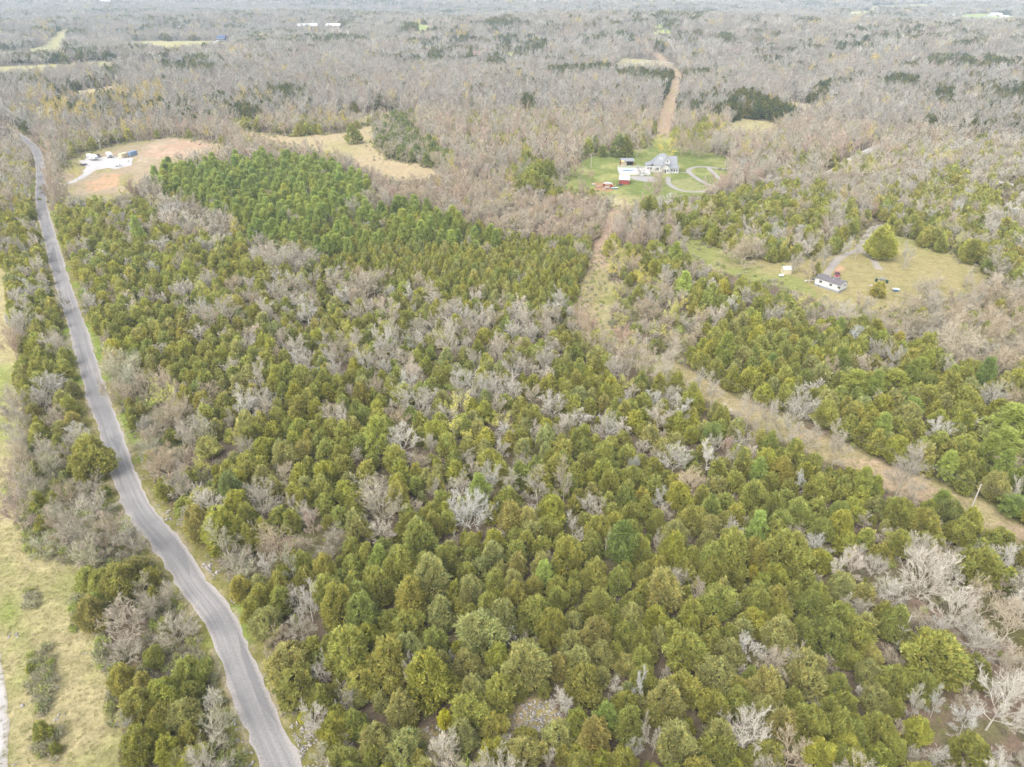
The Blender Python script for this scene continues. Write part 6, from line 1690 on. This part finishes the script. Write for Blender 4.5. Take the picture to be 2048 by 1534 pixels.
m = MB(); m.box(-.9, -.45, .55, .08, .45, .8); m.box(-.7, -.25, .8, -.2, .25, 1.0); part('seat', m, M['dark'], tr_)
m = MB(); m.box(-.9, -.75, 2.15, .5, .75, 2.25); part('canopy', m, M['whitepaint'], tr_)
for s in (-1, 1):
    m = MB(); m.box(-.85, s * .6 - .03, .8, -.79, s * .6 + .03, 2.14); part('post', m, M['dark'], tr_)
    wheel(tr_, -.5, s * .75, .65, .34); wheel(tr_, 1.15, s * .6, .38, .22)
p = place(234, 333); o = tag(empty('box_trailer', (p[0], p[1], .07), radians(20)), 'white enclosed trailer at the front of the gravel lot', 'trailer')
m = MB(); m.box(-1.5, -.95, .5, 1.5, .95, 2.3); part('body', m, M['whitepaint'], o, bevel=.05); m = MB(); m.box(-1.535, -.8, .6, -1.504, .8, 2.15); part('door', m, M['tin'], o)
for s in (-1, 1): wheel(o, 0, s * 1.0, .36)
m = MB(); m.box(1.5, -.05, .45, 2.6, .05, .55); part('tow_bar', m, M['steel'], o)
p = place(255.5, 323.5); o = tag(empty('water_tote', (p[0], p[1], .07)), 'white water tank alone at the right front of the gravel', 'tank')
m = MB(); m.box(-.6, -.5, .15, .6, .5, 1.2); part('tank', m, M['whitepaint'], o, bevel=.08); m = MB(); m.box(-.65, -.55, 0, .65, .55, .14); part('pallet', m, M['dark'], o)
p = place(167, 331); trailer_flat('flatbed_trailer', (p[0], p[1], .02), radians(12), 4.2, 2.0, 'black flatbed trailer at the left mouth of the gravel lot', M['darkpaint'], deckm=M['dark'])

# ---- far buildings
def far_barn(u, v, L_, W_, H_, R_, rz, lab, wm, rm, nm='barn', cat='barn', dark=None):
    x, y, z = place(u, v)
    t = tag(empty(nm, (x, y, z - .3), rz), lab, cat)
    wl, rf = gable(L_, W_, H_, R_, .6, .25); part('wall', wl, wm, t); part('roof', rf, rm, t)
    if dark: m = MB(); m.box(dark[0], -W_ / 2 - .05, .4, dark[1], -W_ / 2 - .005, H_ * .9); part('painted_bay_shade', m, M['dark'], t)  # dark slab on the closed wall paints the shade of an open side
    else: door(t, 0, -W_ / 2, .3, 3.0, min(3.0, H_ * .8), 'y-', M['dark'], handle=False)
    return t
far_barn(616, 56, 40, 24, 5, 9, radians(8), 'huge white roofed barn with a dark open side far off', M['beige'], M['whitepaint'], dark=(2, 19))
far_barn(669, 56, 30, 22, 5, 9, radians(-10), 'white roofed barn right of the huge open sided barn', M['beige'], M['whitepaint'])
x, y, z = place(444, 80)
o = tag(empty('blue_house', (x, y, z - .3), radians(3)), 'dark blue two storey house at the end of a pale drive', 'house')
wl, rf = gable(15, 9, 5.4, 8.6, .5, .2); part('wall', wl, M['navy'], o); part('roof', rf, M['navy'], o)
m = MB(); m.box(-7.5, -7.4, 0, 6, -4.52, .5); m.box(-7.5, -7.4, 2.7, 6, -4.52, 2.95); part('porch', m, M['trim'], o)
for u in (-5, -1.5, 2, 5.2): window(o, u, -4.5, 3.4, 1.2, 1.4, 'y-')
m = MB(); m.box(-5.2, -.6, 8.0, -3.8, .8, 10.4); part('chimney', m, M['tin'], o)
for u, lab in ((911, 'left half of a pair of white mobile homes far off'), (920, 'right one of the pair of white mobile homes far off')):
    x, y, z = place(u, 79)
    o = tag(empty('trailer_home', (x, y, z), 0), lab, 'mobile home', 'far pair of white mobile homes')
    wl, rf = gable(9, 4.5, 3.6, 4.4, .2, .12); part('wall', wl, M['white'], o); part('roof', rf, M['whitepaint'], o); window(o, -2, -2.25, 1.6, 1.2, 1, 'y-'); door(o, 1.6, -2.25, .4, 1, 2, 'y-', M['skirt'])
x, y, z = place(953, 115)
o = tag(empty('red_roofed_house', (x, y, z), radians(-4)), 'beige house with a red hipped roof in the far woods', 'house')
m = MB(); m.box(-9, -6, 0, 9, 6, 4.0); part('wall', m, M['beige'], o)
m = MB(); e = [(-9.8, -6.8, 3.9), (9.8, -6.8, 3.9), (9.8, 6.8, 3.9), (-9.8, 6.8, 3.9)]; m.add(e + [(-3.4, 0, 8.4), (3.4, 0, 8.4)], [(0, 1, 5, 4), (2, 3, 4, 5), (1, 2, 5), (3, 0, 4), (3, 2, 1, 0)]); part('roof', m, M['pinkroof'], o)
for u in (-6, -2, 2.4, 6): window(o, u, -6, 1.3, 1.4, 1.5, 'y-')
far_barn(1990, 32, 34, 16, 5, 8.5, radians(5), 'white barn on the far farm at the upper right', M['white'], M['whitepaint'])
far_barn(2006, 36, 26, 14, 4.5, 7.5, radians(-12), 'lower beige barn right of the far white barn', M['beige'], M['tin'])
far_barn(1893, 34, 40, 14, 5, 7, radians(0), 'long white building left of the far farm', M['white'], M['whitepaint'])
far_barn(210, 3, 60, 22, 7, 12, radians(0), 'white building on the skyline at the upper left', M['white'], M['whitepaint'])
far_barn(1128, 171, 15, 7, 3.4, 5, radians(4), 'pale roofed house half hidden in the leafless woods', M['white'], M['tin'], 'woodland_house', 'house')
far_barn(1090, 92, 15, 8, 3.6, 5.6, radians(2), 'white roofed cottage behind the far leafless woods', M['beige'], M['tin'], 'cottage', 'house')
far_barn(973, 78, 10, 6, 3.2, 4.8, radians(0), 'small pale shed right of the far mobile homes', M['white'], M['tin'], 'far_shed', 'shed')

# ---- poles and wires
def pole(x, y, z, h, lab, arm=True, lamp=False):
    t = tag(empty('utility_pole', (x, y, z), radians(20)), lab, 'utility pole', 'utility poles of the power line')
    m = MB(); m.tube((0, 0, -.5), (0, 0, h), .16, .11, 10); part('pole', m, M['pole'], t)
    if arm:
        m = MB(); m.box(-.9, -.06, h - .6, .9, .06, h - .48); part('crossarm', m, M['pole'], t)
        for s in (-.8, 0, .8):
            m = MB(); m.tube((s, 0, h - .475), (s, 0, h - .28), .05, .03, 6); part('insulator', m, M['tin'], t)
    if lamp:
        m = MB(); m.tube((0, 0, h - .9), (1.5, 0, h - .6), .04, n=6); part('lamp_arm', m, M['steel'], t)
        m = MB(); m.box(1.4, -.15, h - .72, 1.9, .15, h - .58); part('lamp', m, M['tin'], t)
    return (x, y, z + h)
P0 = place(1942, 1018); t0 = pole(*P0, 6.8, 'pale pole by the cut at the right edge of the woods', arm=False)
x, y = px2w(1161, 610, 8.5); t1 = pole(x, y, 0, 8.5, 'pale pole at the bend of the grassy power line cut', arm=False, lamp=True)
P2 = place(1244, 452); t2 = pole(*P2, 8.2, 'thin pole between the bare cut and the house lawn')
P3 = place(1182, 336); t3 = pole(*P3, 8.6, 'yard pole with a lamp on the lawn left of the deck', lamp=True)
P4 = place(1326, 259); t4 = pole(*P4, 8.6, 'dark pole at the foot of the far red cut')
P5 = place(1366, 156); t5 = pole(*P5, 9.5, 'distant pole on the right of the far red cut')
M['wire'] = plain('grey_wire', (0.20, 0.20, 0.19), .6, .05)
def wire(a, b, sag, lab, off):
    m = MB(); n = 24; pts = []
    for k in range(n + 1):
        t = k / n; pts.append((a[0] + (b[0] - a[0]) * t, a[1] + (b[1] - a[1]) * t + off, a[2] + (b[2] - a[2]) * t - sag * 4 * t * (1 - t)))
    for p_, q_ in zip(pts[:-1], pts[1:]): m.tube(p_, q_, .014, n=5)
    o = m.build('power_wire', M['wire']); tag(o, lab, 'wire', 'wires of the power line')
far_ = (1.0 * (t0[0] + 70), t0[1] - 45, 7.5)
for i, (off, w2) in enumerate(((0, 'front'), (.9, 'rear'))):
    wire((t0[0], t0[1], t0[2] - .1 - .8 * i), (t1[0], t1[1], t1[2] - .1 - .6 * i), 2.6, w2 + ' wire sagging over the cedars from right pole to bend pole', off * .3)
    wire((t0[0], t0[1], t0[2] - .1 - .8 * i), far_, 1.2, w2 + ' wire running off the right edge from the pale pole', off * .3)
wire(t1, t2, 2.0, 'wire from the bend pole up the cut to the lawn pole', 0)
wire(t2, t4, 2.0, 'wire from the lawn pole past the house to the far cut', 0)
wire(t2, t3, 1.0, 'wire from the lawn pole to the yard pole', 0)

# ------------------------------------------------------------------ the air: one even volume from below the ground to just above the camera
hb = MB(); hb.box(-6200, -70, -46, 6200, 7100, 106)
mh, N, L = newmat('haze')
o = N.new('ShaderNodeOutputMaterial'); v = N.new('ShaderNodeVolumePrincipled')
v.inputs['Color'].default_value = (0.72, 0.86, 1.0, 1); v.inputs['Density'].default_value = 0.00016; v.inputs['Anisotropy'].default_value = 0.0
L.new(v.outputs[0], o.inputs['Volume'])
hz = hb.build('haze', mh); tag(hz, 'thin pale haze that blues the distant woods', 'haze', None, 'stuff')
